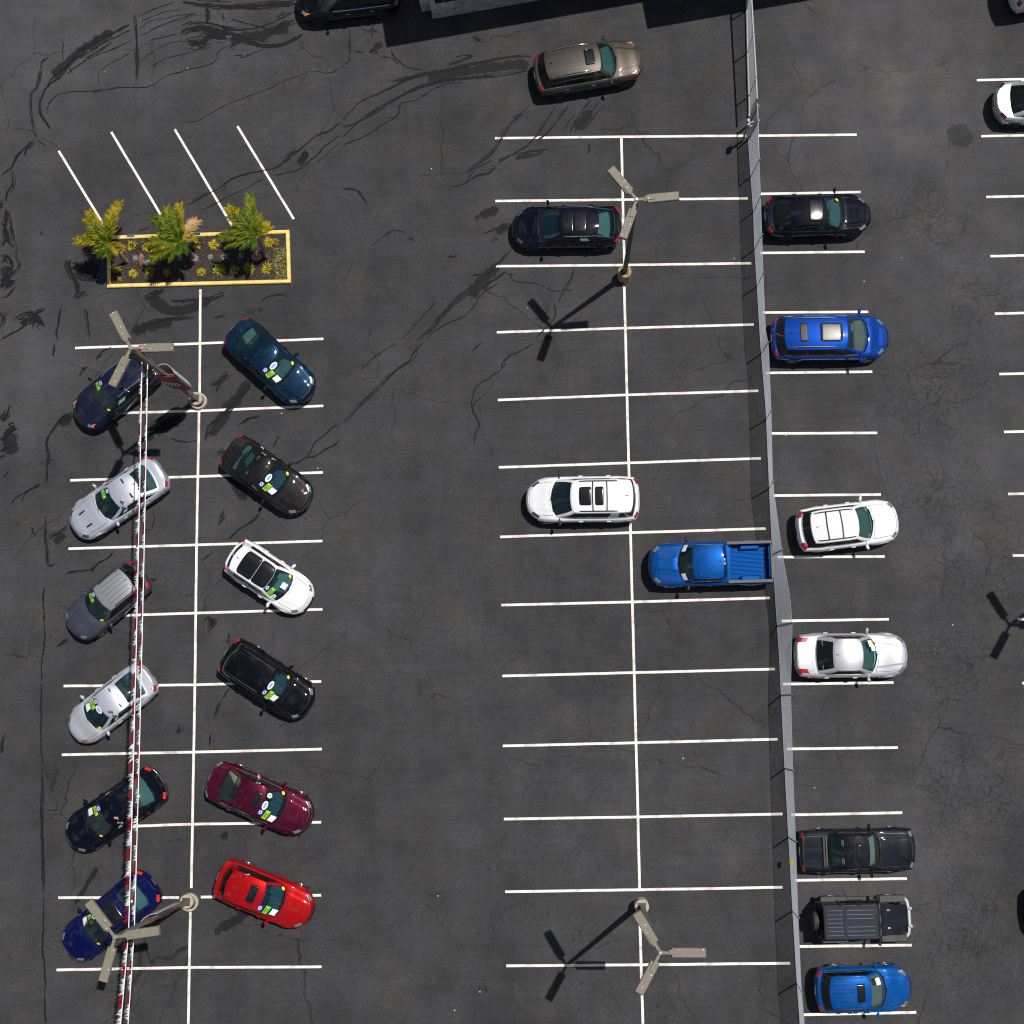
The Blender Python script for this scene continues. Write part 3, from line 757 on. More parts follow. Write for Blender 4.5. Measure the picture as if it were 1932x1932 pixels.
class Rib:
    def __init__(s): s.mb = MB(); s.k = 0; s.a = []
    def add(s, ox, oy, pts, w, rag=.5, z0=.0025):
        """polyline in survey tile units (3 per survey unit), w = width in the same units"""
        P_ = [G(ox + x / 3, oy + y / 3) for x, y in pts]
        wm = w / 3 / 44.0
        if w >= 13 and z0 > .002 and rag < .65:      # broad runs are bundles of threads
            ln = sum((b - a).length for a, b in zip(P_, P_[1:]))
            for k in range(int(4 + w / 3.2)):
                if len(pts) < 3 and k > 6: break
                i0 = rnd.uniform(-.15, .55); i1 = min(1, i0 + rnd.uniform(.35, .9)); i0 = max(0, i0)
                o_ = rnd.gauss(0, .34) * w; q = []; m_ = len(pts) - 1
                for j in range(7):
                    f = lerp(i0, i1, j / 6) * m_; i = min(m_ - 1, int(f)); a, b = pts[i], pts[i + 1]; dx, dy = b[0] - a[0], b[1] - a[1]; l_ = math.hypot(dx, dy) or 1
                    oo = o_ + rnd.uniform(-.10, .10) * w
                    q.append((lerp(a[0], b[0], f - i) - dy / l_ * oo, lerp(a[1], b[1], f - i) + dx / l_ * oo))
                s.add(ox, oy, q, rnd.uniform(2.5, max(4, min(10, w * .24))), .64, z0)
            w = w * .30; wm = w / 3 / 44.0
        elif w >= 5 and z0 > .002 and rag < .6 and rnd.random() < .8:      # short side runs
            for k in range(rnd.randint(1, 3)):
                i = rnd.randrange(len(pts) - 1); f = rnd.random(); x = lerp(pts[i][0], pts[i + 1][0], f); y = lerp(pts[i][1], pts[i + 1][1], f)
                a = math.atan2(pts[i + 1][1] - pts[i][1], pts[i + 1][0] - pts[i][0]) + rnd.choice((-1, 1)) * rnd.uniform(.3, 1.1); l_ = rnd.uniform(12, 45)
                s.add(ox, oy, [(x, y), (x + math.cos(a) * l_ * .5 + rnd.uniform(-3, 3), y + math.sin(a) * l_ * .5 + rnd.uniform(-3, 3)), (x + math.cos(a) * l_, y + math.sin(a) * l_)], rnd.uniform(2.5, 5), .64, z0)
        out = []
        for i in range(len(P_) - 1):
            p0, p1, p2, p3 = P_[max(i - 1, 0)], P_[i], P_[i + 1], P_[min(i + 2, len(P_) - 1)]
            n = max(2, int((p2 - p1).length / .10))
            for k in range(n):
                t = k / n
                out.append(.5 * ((2 * p1) + (p2 - p0) * t + (2 * p0 - 5 * p1 + 4 * p2 - p3) * t * t + (3 * p1 - p0 - 3 * p2 + p3) * t ** 3))
        out.append(P_[-1])
        z = z0 + s.k * 2.0e-5; s.k += 1
        rows = []; jl = jr = jo = 0.0
        for i, p in enumerate(out):
            t = (out[min(i + 1, len(out) - 1)] - out[max(i - 1, 0)])
            t = t.normalized() if t.length > 1e-9 else Vector((1, 0, 0))
            nn = Vector((-t.y, t.x, 0))
            jl = .6 * jl + rnd.uniform(-1, 1) * rag; jr = .6 * jr + rnd.uniform(-1, 1) * rag; jo = .85 * jo + rnd.uniform(-1, 1) * .018
            e = min(1.0, i / 3 + .15, (len(out) - 1 - i) / 3 + .15)
            a = max(.18, .5 + .5 * jl) * wm * e; b = max(.18, .5 + .5 * jr) * wm * e
            c = p + nn * jo
            zz = Vector((0, 0, z)); a *= 1.45; b *= 1.45
            rows.append([c - nn * a + zz, c - nn * a * .45 + zz, c + nn * b * .45 + zz, c + nn * b + zz]); s.a += [0, e, e, 0]
        s.mb.grid(rows)
    def build(s, name, m):
        o = s.mb.build(name, m, merge=0); at = o.data.attributes.new('soft', 'FLOAT', 'POINT')
        at.data.foreach_set('value', s.a); return o
wet = Rib()
A = (0, 0); Bq = (644, 0); C0 = (0, 644); C1 = (644, 644); D0 = (0, 1288)
W_ = wet.add
for pts, wd in (
 ([(290,320),(240,350),(222,440),(205,500),(176,520),(172,600),(185,720),(205,790)], 13),
 ([(740,135),(640,190),(560,215),(480,270),(440,300),(400,360),(350,430),(270,490),(230,560),(228,640),(290,738)], 12),
 ([(755,165),(600,240),(500,300),(430,330),(380,380),(300,440),(255,500)], 14), ([(760,220),(620,290),(520,330),(450,370),(370,425)], 7), ([(750,290),(640,350),(565,410),(560,490)], 5),
 ([(700,150),(560,230),(470,280),(420,300)], 22), ([(640,230),(540,300),(470,330)], 16),
 ([(420,430),(380,370),(355,330),(357,210)], 5), ([(755,65),(768,200),(775,330),(785,460)], 15),
 ([(260,640),(290,570),(360,525),(530,515),(700,495),(850,485),(960,420),(1190,360),(1240,290),(1340,240)], 6), ([(500,500),(545,525),(530,495)], 9),
 ([(775,95),(880,50),(1000,8)], 5), ([(778,130),(900,80),(1040,50)], 5), ([(780,165),(880,115),(1100,70)], 5), ([(782,210),(900,150),(1010,110),(1120,70)], 6),
 ([(790,350),(870,290),(970,240),(1080,235)], 5), ([(850,382),(950,330),(1060,300),(1180,262)], 6), ([(830,230),(900,215),(1010,190)], 7),
 ([(1010,195),(1060,165),(1140,150),(1250,180),(1340,190)], 70), ([(1050,225),(1150,245),(1190,200),(1290,210)], 45), ([(1160,20),(1180,70),(1170,140)], 24), ([(1025,15),(1180,25),(1300,35),(1420,30),(1550,22),(1690,15)], 42), ([(1260,70),(1270,120)], 14),
 ([(1240,150),(1330,175),(1480,150),(1600,100),(1700,60)], 10), ([(1300,205),(1400,235),(1480,262),(1600,255),(1680,215),(1720,185)], 34), ([(1350,230),(1300,270),(1335,285)], 8), ([(1300,110),(1420,140),(1560,170),(1650,130)], 9), ([(1520,190),(1600,140),(1680,110)], 28), ([(1560,100),(1650,70)], 20), ([(1310,320),(1370,310),(1365,330),(1480,285),(1500,270)], 6),
 ([(1020,720),(1050,695),(1110,690),(1200,640),(1300,590),(1400,550),(1500,515),(1600,460),(1700,425),(1770,400),(1870,410),(1932,372)], 5), ([(950,740),(960,735)], 6),
 ([(205,790),(150,850),(140,885)], 16), ([(205,785),(270,835)], 6), ([(190,795),(120,860),(80,920),(60,955),(0,1000)], 11), ([(75,960),(70,1050),(40,1090),(35,1150)], 14), ([(30,1180),(45,1230),(20,1310),(60,1380),(85,1400)], 22), ([(90,1350),(95,1450),(115,1510),(60,1560),(0,1600)], 14), ([(50,1190),(85,1380)], 14), ([(0,1640),(50,1600),(95,1590)], 26), ([(0,1690),(40,1680),(95,1620)], 12),
 ([(60,1815),(150,1770),(200,1780),(270,1740)], 22), ([(140,1765),(200,1790),(250,1860)], 28), ([(0,1925),(110,1860),(180,1820)], 10), ([(230,1330),(240,1322)], 16), ([(10,1120),(0,1190)], 26), ([(0,1250),(40,1330),(10,1400)], 24), ([(20,1430),(70,1500),(30,1600)], 30), ([(0,1480),(50,1450)], 24), ([(30,1560),(0,1640)], 34), ([(100,1830),(210,1800),(240,1850)], 34), ([(200,1800),(180,1870)], 20), ([(0,1760),(20,1800),(0,1860)], 20), ([(35,1180),(30,1290),(70,1370)], 12),
 ([(395,1465),(380,1500),(410,1560),(440,1640),(420,1700)], 32), ([(415,1545),(500,1570),(560,1600)], 46), ([(420,1690),(490,1650)], 20), ([(480,1740),(500,1820),(500,1925)], 16), ([(345,1740),(335,1820),(320,1928)], 12),
 ([(820,1700),(860,1680),(940,1640)], 36), ([(960,1705),(1080,1700),(1130,1690)], 24), ([(1160,1700),(1280,1660)], 26), ([(1010,1740),(1040,1705)], 12), ([(760,1880),(840,1830),(960,1810),(1110,1800)], 26), ([(830,1840),(800,1900)], 20), ([(1460,1720),(1520,1680),(1600,1665),(1640,1690)], 9), ([(1480,1740),(1475,1770)], 14), ([(1200,1800),(1280,1790)], 16),
 ([(1932,692),(1860,740),(1800,765),(1690,850),(1620,910),(1540,955),(1480,968),(1390,985),(1300,1022),(1240,1070),(1150,1110),(1050,1168)], 9), ([(1690,850),(1640,880),(1590,925)], 18), ([(1932,765),(1840,830),(1770,900),(1720,945),(1640,975),(1540,990)], 9), ([(1690,940),(1730,880),(1750,870)], 42), ([(1500,1010),(1400,1060),(1280,1120),(1140,1192)], 5), ([(1932,800),(1850,870),(1780,930)], 6), ([(860,1278),(770,1320)], 8)): W_(*A, pts, wd)
for pts, wd in (
 ([(0,690),(60,630),(110,570),(200,535),(260,510),(330,470),(420,430),(520,415),(640,385),(800,350),(940,325),(1040,310),(1085,320)], 14), ([(0,720),(90,690),(200,620),(330,550),(430,500),(560,465),(700,445),(860,430),(1000,415),(1075,395)], 14), ([(0,780),(90,700),(200,640),(260,600)], 6), ([(0,825),(90,790),(180,740),(310,660),(335,590),(430,560),(560,490),(700,465)], 7), ([(300,690),(320,650)], 8), ([(245,660),(290,665),(335,650)], 6),
 ([(640,325),(700,310),(740,320),(660,350),(600,375)], 14), ([(870,290),(905,295),(890,310)], 8), ([(740,200),(770,230),(800,225)], 16), ([(780,245),(820,262)], 12),
 ([(275,465),(380,440),(440,430)], 14), ([(210,330),(280,325),(330,360)], 7), ([(280,270),(300,320),(370,380),(470,400)], 9), ([(50,150),(48,240),(45,340),(0,365)], 7), ([(170,150),(180,220)], 6), ([(60,285),(110,300),(130,290)], 11), ([(160,300),(180,270)], 34), ([(190,265),(235,230)], 14), ([(50,290),(40,320)], 12),
 ([(1070,590),(1020,640),(975,680),(940,720),(905,780),(870,850),(800,910),(700,980)], 13), ([(1030,640),(960,690)], 20), ([(1215,595),(1150,690),(1110,760),(1060,810),(980,870),(880,910)], 9), ([(1290,590),(1230,670),(1180,740),(1100,800)], 10), ([(880,925),(840,970),(760,995),(690,1040),(610,1058)], 11), ([(1180,845),(1040,865),(960,885),(880,930)], 10), ([(700,1030),(760,960),(860,900)], 6),
 ([(1420,560),(1370,620),(1330,680),(1290,760)], 12), ([(1470,570),(1400,650),(1350,700),(1320,760)], 16), ([(1500,585),(1440,650),(1400,720)], 7), ([(1330,640),(1280,700),(1250,760)], 7), ([(1520,580),(1500,640)], 6),
 ([(1300,885),(1310,880)], 9), ([(1215,930),(1250,915)], 12), ([(1340,945),(1350,940)], 12), ([(1380,880),(1400,860),(1395,800)], 12), ([(755,1250),(800,1210),(895,1185)], 22), ([(595,1460),(640,1450),(660,1440)], 14), ([(370,1345),(430,1370)], 8), ([(165,1395),(270,1320),(300,1305),(380,1320)], 5), ([(0,1075),(60,1070),(110,1100),(150,1160)], 12), ([(800,1320),(900,1290),(940,1270)], 18), ([(860,1345),(880,1360)], 20),
 ([(975,1400),(930,1450),(880,1500),(800,1560),(730,1640),(650,1700),(560,1800),(470,1890),(430,1930)], 20), ([(940,1530),(860,1590),(760,1650),(720,1680)], 14), ([(900,1600),(800,1660),(720,1770),(600,1830),(520,1880),(470,1932)], 7), ([(540,1700),(460,1790),(400,1860),(330,1930)], 5), ([(590,1610),(640,1590)], 5), ([(960,1545),(980,1590),(1100,1600),(1200,1640),(1330,1640)], 5), ([(1320,1520),(1290,1590),(1250,1660),(1230,1720)], 18), ([(1200,1700),(1210,1790),(1150,1860),(1100,1920)], 8), ([(1180,1900),(1160,1932)], 24), ([(730,1560),(850,1540)], 12), ([(990,1560),(920,1540)], 10), ([(1090,1820),(1180,1750)], 7)): W_(*Bq, pts, wd)
for pts, wd in (
 ([(320,0),(300,80),(310,40)], 12), ([(400,405),(340,440),(300,500),(275,545),(272,600),(280,650),(265,720),(262,790),(235,805)], 12), ([(300,650),(275,700)], 9), ([(240,800),(170,840),(100,880),(75,905),(65,940)], 9), ([(235,815),(160,850),(125,900),(130,935)], 6), ([(255,985),(262,1100),(268,1200),(268,1285)], 13), ([(270,1120),(330,1080),(390,1040)], 18), ([(268,1280),(310,1260)], 14), ([(240,1290),(255,1310)], 8), ([(252,1380),(245,1480),(248,1560),(246,1700),(240,1800),(238,1932)], 9),
 ([(365,1330),(400,1305),(520,1290),(560,1250),(610,1235),(650,1180)], 10), ([(525,1290),(530,1300)], 16), ([(310,1735),(360,1700),(400,1680)], 12), ([(310,470),(390,430),(420,410)], 24),
 ([(60,350),(40,420),(0,450)], 26), ([(0,560),(60,500),(95,480)], 40), ([(0,620),(60,590)], 34), ([(0,660),(30,640)], 14), ([(10,780),(60,720)], 9), ([(175,1040),(195,1100)], 12), ([(60,990),(66,995)], 12), ([(120,1000),(100,1040)], 6),
 ([(540,110),(580,60),(640,30)], 14), ([(440,200),(470,160),(500,150)], 14), ([(850,540),(920,490),(1000,450),(1030,470)], 46), ([(900,480),(980,440)], 40), ([(830,560),(880,530)], 26), ([(960,545),(1040,570),(1130,565)], 8), ([(1160,570),(1180,480),(1260,420),(1350,320),(1420,240)], 24), ([(1170,540),(1210,500)], 26), ([(1340,490),(1400,440),(1480,420)], 14), ([(1300,170),(1240,230),(1190,250)], 24), ([(1250,240),(1220,290)], 14), ([(1225,640),(1280,610)], 20), ([(1540,610),(1580,530)], 8),
 ([(1932,465),(1880,490),(1830,540),(1780,580),(1745,640),(1690,680),(1650,700)], 7), ([(1932,545),(1900,580),(1840,610),(1790,645),(1720,665),(1655,705)], 9), ([(1480,960),(1420,1020),(1330,1090),(1290,1130)], 12), ([(1270,930),(1260,1000),(1230,1040)], 14), ([(1350,850),(1390,880)], 16), ([(1220,1185),(1170,1220),(1130,1250)], 6), ([(1150,1590),(1180,1560),(1210,1600),(1170,1650)], 18), ([(1300,1650),(1290,1720)], 14), ([(860,960),(875,1010),(850,1090)], 5), ([(800,1040),(850,1100)], 7), ([(860,1330),(880,1360)], 24), ([(1560,1650),(1540,1700)], 8)): W_(*C0, pts, wd)
for pts, wd in (
 ([(480,0),(440,30),(410,60),(380,110),(310,160),(250,220),(200,280),(130,340),(60,410),(0,465)], 15), ([(430,10),(420,90),(370,130),(310,165)], 6), ([(320,5),(260,45),(190,85),(140,130),(100,162)], 6), ([(60,180),(10,215)], 6), ([(740,80),(745,50),(800,0)], 7), ([(1090,5),(1020,50),(960,80),(915,115),(900,180)], 8), ([(985,50),(940,90),(910,150),(830,210),(790,232),(750,280),(740,340),(745,390),(775,465),(755,520),(755,595)], 8), ([(890,190),(830,280),(760,350),(738,390)], 4), ([(0,1650),(50,1620)], 4)): W_(*C1, pts, wd)
for pts, wd in (
 ([(235,0),(232,120),(230,300),(238,420),(240,480)], 8), ([(238,470),(243,600),(238,720),(240,860),(246,1000),(245,1200)], 13), ([(245,1200),(250,1360),(245,1480),(252,1620),(258,1760),(265,1932)], 8), ([(250,500),(290,510)], 8), ([(240,715),(300,720),(350,710)], 5), ([(30,280),(15,350),(5,410)], 16), ([(0,155),(8,158)], 8),
 ([(1000,290),(1030,240)], 24), ([(1210,220),(1230,150),(1250,110)], 14), ([(1195,270),(1185,370)], 12), ([(1310,20),(1270,80),(1250,110)], 8), ([(1565,270),(1620,225)], 6), ([(1230,1370),(1240,1440)], 26), ([(1270,850),(1290,870)], 18), ([(1420,970),(1424,960)], 8), ([(1700,830),(1690,900)], 12), ([(1370,1320),(1410,1310)], 22), ([(25,1750),(40,1740)], 8), ([(110,1745),(140,1740)], 8), ([(1480,1715),(1490,1705)], 8), ([(1320,1420),(1350,1400)], 8)): W_(*D0, pts, wd)
tag(wet.build('wet_streaks', soft_edge('wet_asphalt', (.0080, .0080, .0094), 7, 1.0)), kind='structure')
damp = Rib(); F_ = damp.add
for o, pts, wd in (
 (Bq, [(480,440),(640,420),(800,390),(950,370),(1070,355)], 60), (Bq, [(900,1480),(820,1580),(720,1680)], 60), (Bq, [(1150,860),(980,900)], 30), (Bq, [(1420,620),(1330,740)], 70),
 (A, [(640,170),(520,250),(430,310),(300,440)], 60), (A, [(1300,230),(1480,200),(1640,150)], 70), (A, [(450,1500),(560,1560)], 110), (A, [(840,1690),(1000,1760),(1200,1700)], 60), (A, [(740,1880),(980,1810)], 60), (A, [(20,1500),(60,1640)], 60),
 (C0, [(870,520),(1020,440)], 60), (C0, [(1190,540),(1300,380),(1420,220)], 60), (C0, [(30,520),(90,640)], 90), (C0, [(300,1150),(380,1090)], 60), (C0, [(330,480),(420,420)], 60), (C0, [(1290,750),(1400,900)], 60), (C0, [(1450,1290),(1350,1400)], 40), (C0, [(1170,1620),(1230,1560)], 50),
 (D0, [(1270,830),(1280,900)], 50), (D0, [(1230,1400),(1400,1310)], 50), (D0, [(420,1260),(560,1040)], 30), (Bq, [(780,1230),(900,1170)], 50), (Bq, [(870,1330),(960,1260)], 60), (Bq, [(170,300),(240,240)], 40)): F_(*o, pts, wd, .28, .0012)
strokes = random.Random(21)
for (x0, x1, y0, y1, nn) in ((800, 1480, 840, 1070, 46), (850, 1450, 1230, 1470, 46), (690, 1540, 1640, 1850, 54), (800, 1450, 440, 640, 14), (1760, 1930, 1800, 1920, 14)):
    for k in range(nn):
        x, y = strokes.uniform(x0, x1), strokes.uniform(y0, y1); l_ = strokes.uniform(18, 60); dx = strokes.uniform(.05, .5) * l_
        F_(644, 1288, [(x, y), (x - dx * .6 + strokes.uniform(-4, 4), y + l_ * .5), (x - dx, y + l_)], strokes.uniform(3, 8), .7, .0012)
for row in list(zip(midl, midc))[3:] + list(zip(midc, midr))[3:]:      # oil drips where engines stand
    for k in range(strokes.randint(0, 3)):
        u = lerp(row[0][0], row[1][0], strokes.uniform(.2, .8)); v = row[0][1] - strokes.uniform(40, 85)
        F_(0, 0, [(u * 3, v * 3), (u * 3 + strokes.uniform(-10, 10), v * 3 + strokes.uniform(8, 22))], strokes.uniform(6, 20), .7, .0012)
tag(damp.build('damp_patches', soft_edge('damp_asphalt', (.0130, .0130, .0150), 2.6, .60)), kind='structure')
# ------------------------------------------------------------------ cars
ST_L = lambda *x: tuple(x)
NAVY = paint('paint_navy', (.004, .009, .030), .3, .35, .16)
SILVER = paint('paint_silver', (.53, .56, .63), .55, .42, .02)
SILVER2 = paint('paint_pale_silver', (.56, .58, .64), .5, .42, .02)
GREY = paint('paint_slate', (.060, .069, .095), .5, .40, .12)
BLACKP = paint('paint_black', (.0020, .0022, .004), .1, .35, .015)
BLACKN = paint('paint_blue_black', (.0018, .0025, .007), .1, .35, .015)
DBLUE = paint('paint_deep_blue', (.0015, .004, .060), .3, .35, .02)
TEALP = paint('paint_teal', (.0008, .014, .036), .35, .35, .03)
BROWN = paint('paint_brown', (.0105, .0085, .0085), .4, .40, .08)
WHITE = paint('paint_white', (.74, .75, .77), .0, .35, .02)
MAROON = paint('paint_maroon', (.060, .0015, .014), .35, .38, .03)
RED = paint('paint_red', (.36, .003, .004), .3, .36, .02)
BRONZE = paint('paint_bronze', (.066, .057, .049), .55, .40, .05)
BLUE = paint('paint_blue', (.0001, .055, .24), .2, .36, .015)
BLUE2 = paint('paint_royal_blue', (.0001, .038, .25), .2, .36, .015)
BLUE3 = paint('paint_bright_blue', (.0001, .068, .28), .2, .36, .015)
CHARC = paint('paint_charcoal', (.0055, .0068, .012), .2, .42, .10)
MINT = paint('paint_pale_silver_green', (.50, .56, .55), .6, .40, .03)
BLACKM = simple('matt_black', (.02, .02, .022), .5)
gL, gR, gM, gF = 'cars for sale parked at an angle in the left column', 'cars for sale parked at an angle right of the left stall line', 'vehicles parked in the middle lot', 'vehicles parked beyond the fence'
full = (('lime', -.60, .63), ('badge', -.62, .88))
fullo = (('green', -.60, .60), ('badge', -.66, .88), ('oval', -.05, .83), ('paper', -.52, .28), ('dot', .80, .14))
CARS = {}
def add(key, *a, **k): CARS[key] = car(*a, **k)
add('L1', 'suv', 'suv', 'dark navy suv under a light pole with silver roof rails and a green windshield sticker', 'car', (148.3,795.7), (290.6,683), NAVY, gL, wglass=GLASS_B, rails=(.02,.95,.93,CHROME), stickers=full + (('dot', .8, .12),), W=1.84, H=1.66, amber=True, dash=simple('pale_dash', (.30,.32,.31), .7), forms=((1,.72,.90),), dark_rim=True, wins=((.06,.26),(.30,.60),(.64,.95)))
add('L2', 'hatch', 'hatchback', 'silver hatchback with two black vents in its hood', 'car', (136.4,999.7), (310.1,886.5), SILVER, gL, stickers=full, vents=True, W=1.83, H=1.40, xw=1.50, xwt=2.40, xrt=1.25, xrb=.42, dark_rim=True, amber=False, lampm=LAMPD, rglass=GLASS, rt0=.12, rt1=.97, finm=GREY, pillar_paint=None, forms=((1,.72,.84),))
add('L3', 'suv', 'compact_suv', 'boxy slate grey small suv with a ribbed grey roof and black roof bars', 'car', (135.3,1192.1), (272.4,1078.3), GREY, gL, stickers=full + (('dot', .8, .12),), W=1.80, H=1.62, ribs=(.12,.82,5,.62), ribm=simple('rib_shade_grey', (.07,.075,.085), .6), rails=(.06,.80,.94,BLACKM), roofm=paint('roof_grey', (.25,.265,.29), .35, .45, .2), wins=((.06,.44),(.50,.95)), zb=1.0, zn=.88, zt=1.0, xrt=.55, xrb=.14, bowf=.34)
add('L4', 'sedan', 'sedan', 'pale silver sedan with bright orange headlamp corners', 'car', (135,1388), (286.7,1270.7), SILVER2, gL, stickers=(('green', -.60, .66), ('badge', -.62, .88), ('paper', -.62, .36), ('oval', -.02, .83), ('dot', .80, .12)), W=1.76, H=1.44, amber=True, xw=1.02, xwt=1.92, xrt=1.46, xrb=.44, bulr=.17, finm=GREY, bowf=.46, forms=((1,.66,.78),))
add('L5', 'sedan', 'sedan', 'glossy black sedan at the left with red tail lamps and a sunlit rear window', 'car', (128.3,1589.7), (306.7,1469.7), BLACKN, gL, wglass=GLASS_B, stickers=(('green', -.60, .68), ('badge', -.62, .88), ('paper', -.68, .38), ('dot', .8, .1)), W=1.82, H=1.45, xrt=1.52, xrb=.46, bulr=.17, chrome_tail=True, tailm=simple('bright_red_lens', (.62, .03, .015), .2, coat=1), dash=simple('tan_dash', (.26, .27, .24), .7), shelf=simple('tan_dash', (.26, .27, .24), .7), forms=((-1,.50,.62),(1,.66,.76)))  # tail lenses in a brighter red than the default
add('L6', 'sedan', 'sedan', 'deep blue sedan with a black glass roof panel under a light pole arm', 'car', (124,1798), (292,1662.7), DBLUE, gL, wglass=GLASS_B, stickers=(('green', -.58, .66), ('badge', -.60, .88), ('paper', -.66, .30), ('dot', .8, .1)), W=1.82, H=1.46, xrt=1.48, xrb=.46, bulr=.17, sunroof=((.12,.80,-.78,.78),), dash=simple('tan_dash', (.26, .27, .24), .7), shelf=simple('tan_dash', (.26, .27, .24), .7), tailm=simple('bright_red_lens', (.62, .03, .015), .2, coat=1))
add('R1', 'sedan', 'sedan', 'dark teal blue sedan near the planter with stickers on its windshield', 'car', (584,749.9), (440,619.7), TEALP, gR, stickers=fullo, W=1.84, H=1.46, front_plate=True, chrome_nose=False, shelf=simple('tan_dash', (.26, .27, .24), .7))
add('R2', 'sedan', 'sedan', 'dark brown sedan with a tilted glass sunroof and chrome nose strip', 'car', (581.7,954), (430,844), BROWN, gR, wglass=GLASS_C, stickers=fullo, W=1.84, H=1.47, sunroof=((.60,.86,-.62,.62),), chrome_nose=True, front_plate=True, forms=((-1,.66,.80),(1,.62,.72)))
add('R3', 'hatch', 'compact_suv', 'small white suv with a full black panoramic glass roof', 'car', (585,1140.7), (436.7,1042.3), WHITE, gR, stickers=(('lime', -.66, .62), ('badge', -.62, .90), ('ring', -.78, .34), ('paper', .12, .30), ('dot', .78, .22)), W=1.80, H=1.55, sunroof=((.20,.615,-.86,.86),(.622,.995,-.86,.86)), xw=1.05, xwt=1.86, xrt=.42, xrb=.14, crr=.02, rails=(.10,.97,.93,WHITE), dash=simple('pale_dash', (.30,.32,.31), .7), black_top=True, wins=((.16,.50),(.53,.94)))
add('R4', 'suv', 'suv', 'black suv with black roof rails in the right angled row', 'car', (586.7,1336.3), (428.3,1230.7), BLACKP, gR, wglass=GLASS_C, stickers=(('green', -.58, .58), ('badge', -.64, .86), ('oval', -.02, .83), ('paper', -.55, .30), ('dot', .8, .15)), W=1.86, H=1.66, rails=(.06,.92,.90,BLACKM))
add('R5', 'sedan', 'sedan', 'maroon sedan with a black sunroof and a pale grey rear window', 'car', (588.3,1549.7), (396.7,1464.7), MAROON, gR, wglass=GLASS_C, stickers=(('green', -.60, .60), ('badge', -.66, .88), ('oval', -.12, .83), ('paper', -.66, .28), ('ring', .55, .82), ('dot', .84, .14)), W=1.84, H=1.46, sunroof=((.62,.90,-.58,.58),), front_plate=True, chrome_nose=True, handle=CHROME, tailm=LAMPW, shelf=simple('pale_shelf', (.50, .52, .46), .8), seat=SEATTAN, lampm=LAMPW, rglass=glass('clear_glass', (.62, .72, .62)))
add('R6', 'hatch', 'hatchback', 'bright red hatchback with a black sunroof at the lower end of its row', 'car', (590,1724.7), (411.7,1651.3), RED, gR, wglass=GLASS_C, stickers=(('lime', -.60, .58), ('badge', -.66, .86), ('paper', -.62, .22), ('dot', .82, .16)), W=1.82, H=1.52, sunroof=((.62,.84,-.60,.60),), rglass=GLASS, xrt=.62, xrb=.24, finm=RED)
add('M1', 'suv', 'suv', 'large metallic bronze suv with chrome roof rails driving across the top of the lot', 'car', (1211.7,111.7), (1008,146.7), BRONZE, gM, W=1.96, H=1.78, rails=(.06,.84,.90,CHROME), ribs=(.10,.66,7,.66), ribm=simple('rib_shade_brown', (.030,.026,.022), .6), sunroof=((.72,.90,-.52,.52),), handle=CHROME, chrome_nose=True, dark_rim=True, grillem=CHROME, mirrorm=BLACKM, amber=True, rear_black=True)
add('M2', 'fastback', 'hatchback', 'glossy dark blue black hatchback facing left with a chrome arc around its tail', 'car', (964.7,431), (1173,428), BLACKN, gM, W=1.90, H=1.45, chrome_tail=True, rglass=GLASS, forms=((1,.30,.46),), lampm=LAMPD, dark_rim=True, shelf=simple('tan_dash', (.26, .27, .24), .7), sunoff=.003, sunroof=((.30,.62,-.80,.80),(.635,.93,-.80,.80)))
add('M3', 'suv', 'suv', 'white suv with a two pane glass roof and black roof bars straddling the centre line', 'car', (991,944.5), (1207,942), WHITE, gM, W=1.99, H=1.78, rails=(.24,.90,.92,BLACKM), bars=(.42,.66), sunroof=((.48,.62,-.56,.56),(.68,.88,-.56,.56)), mirrorm=BLACKM, rear_black=True, lampm=LAMPD, wins=((.05,.20),(.34,.62),(.65,.95)), pillar_paint=2, xw=1.10, xwt=2.02, xrt=.34, bowf=.55)
add('M4', 'pickup', 'pickup_truck', 'blue crew cab pickup truck with an empty ribbed bed backed up to the fence', 'truck', (1222.3,1068), (1456.4,1061), BLUE, gM, wglass=GLASS_C, W=1.90, H=1.80, bed=True, stickers=(('paper', .70, .26), ('paper', -.80, .30)), mirrorm=BLACKM, antenna=.16, rglass=GLASS_DARK, tlp=None)
add('F1', 'fastback', 'sedan', 'black sloping roof sedan just beyond the fence with sun glare on its roof and hood', 'car', (1644,405), (1441.3,410), BLACKN, gF, W=1.88, H=1.43, sunoff=.003, sunroof=((.50,.95,-.82,.82),), dark_rim=True, stickers=(('dot', .75, .25),), lampm=LAMPW, rglass=GLASS_DARK, bowf=.50, black_top=True)
add('F2', 'minivan', 'minivan', 'royal blue minivan with two dark roof panes beyond the fence', 'car', (1676,638), (1453,640), BLUE2, gF, wglass=GLASS_B, sunroof=((.24,.36,-.56,.56),(.56,.92,-.56,.56)), sunm=simple('grey_roof_glass', (.03, .03, .032), .30, coat=.3, spec=.25), rails=(.12,.82,.86,simple('rail_metal', (.20, .19, .17), .4, metal=.6)), rear_black=True, amber=False, rglass=GLASS_DARK, finm=DBLUE)
add('F3', 'suv', 'suv', 'white suv with two dark roof crossbars parked askew beyond the fence', 'car', (1695.3,980.7), (1501.3,1004), WHITE, gF, W=1.92, H=1.69, rails=(.06,.96,.88,BLACKM), bars=(.33,.66), rear_black=True, antenna=.14, taillight=(.66, .99, .80, 1.4))
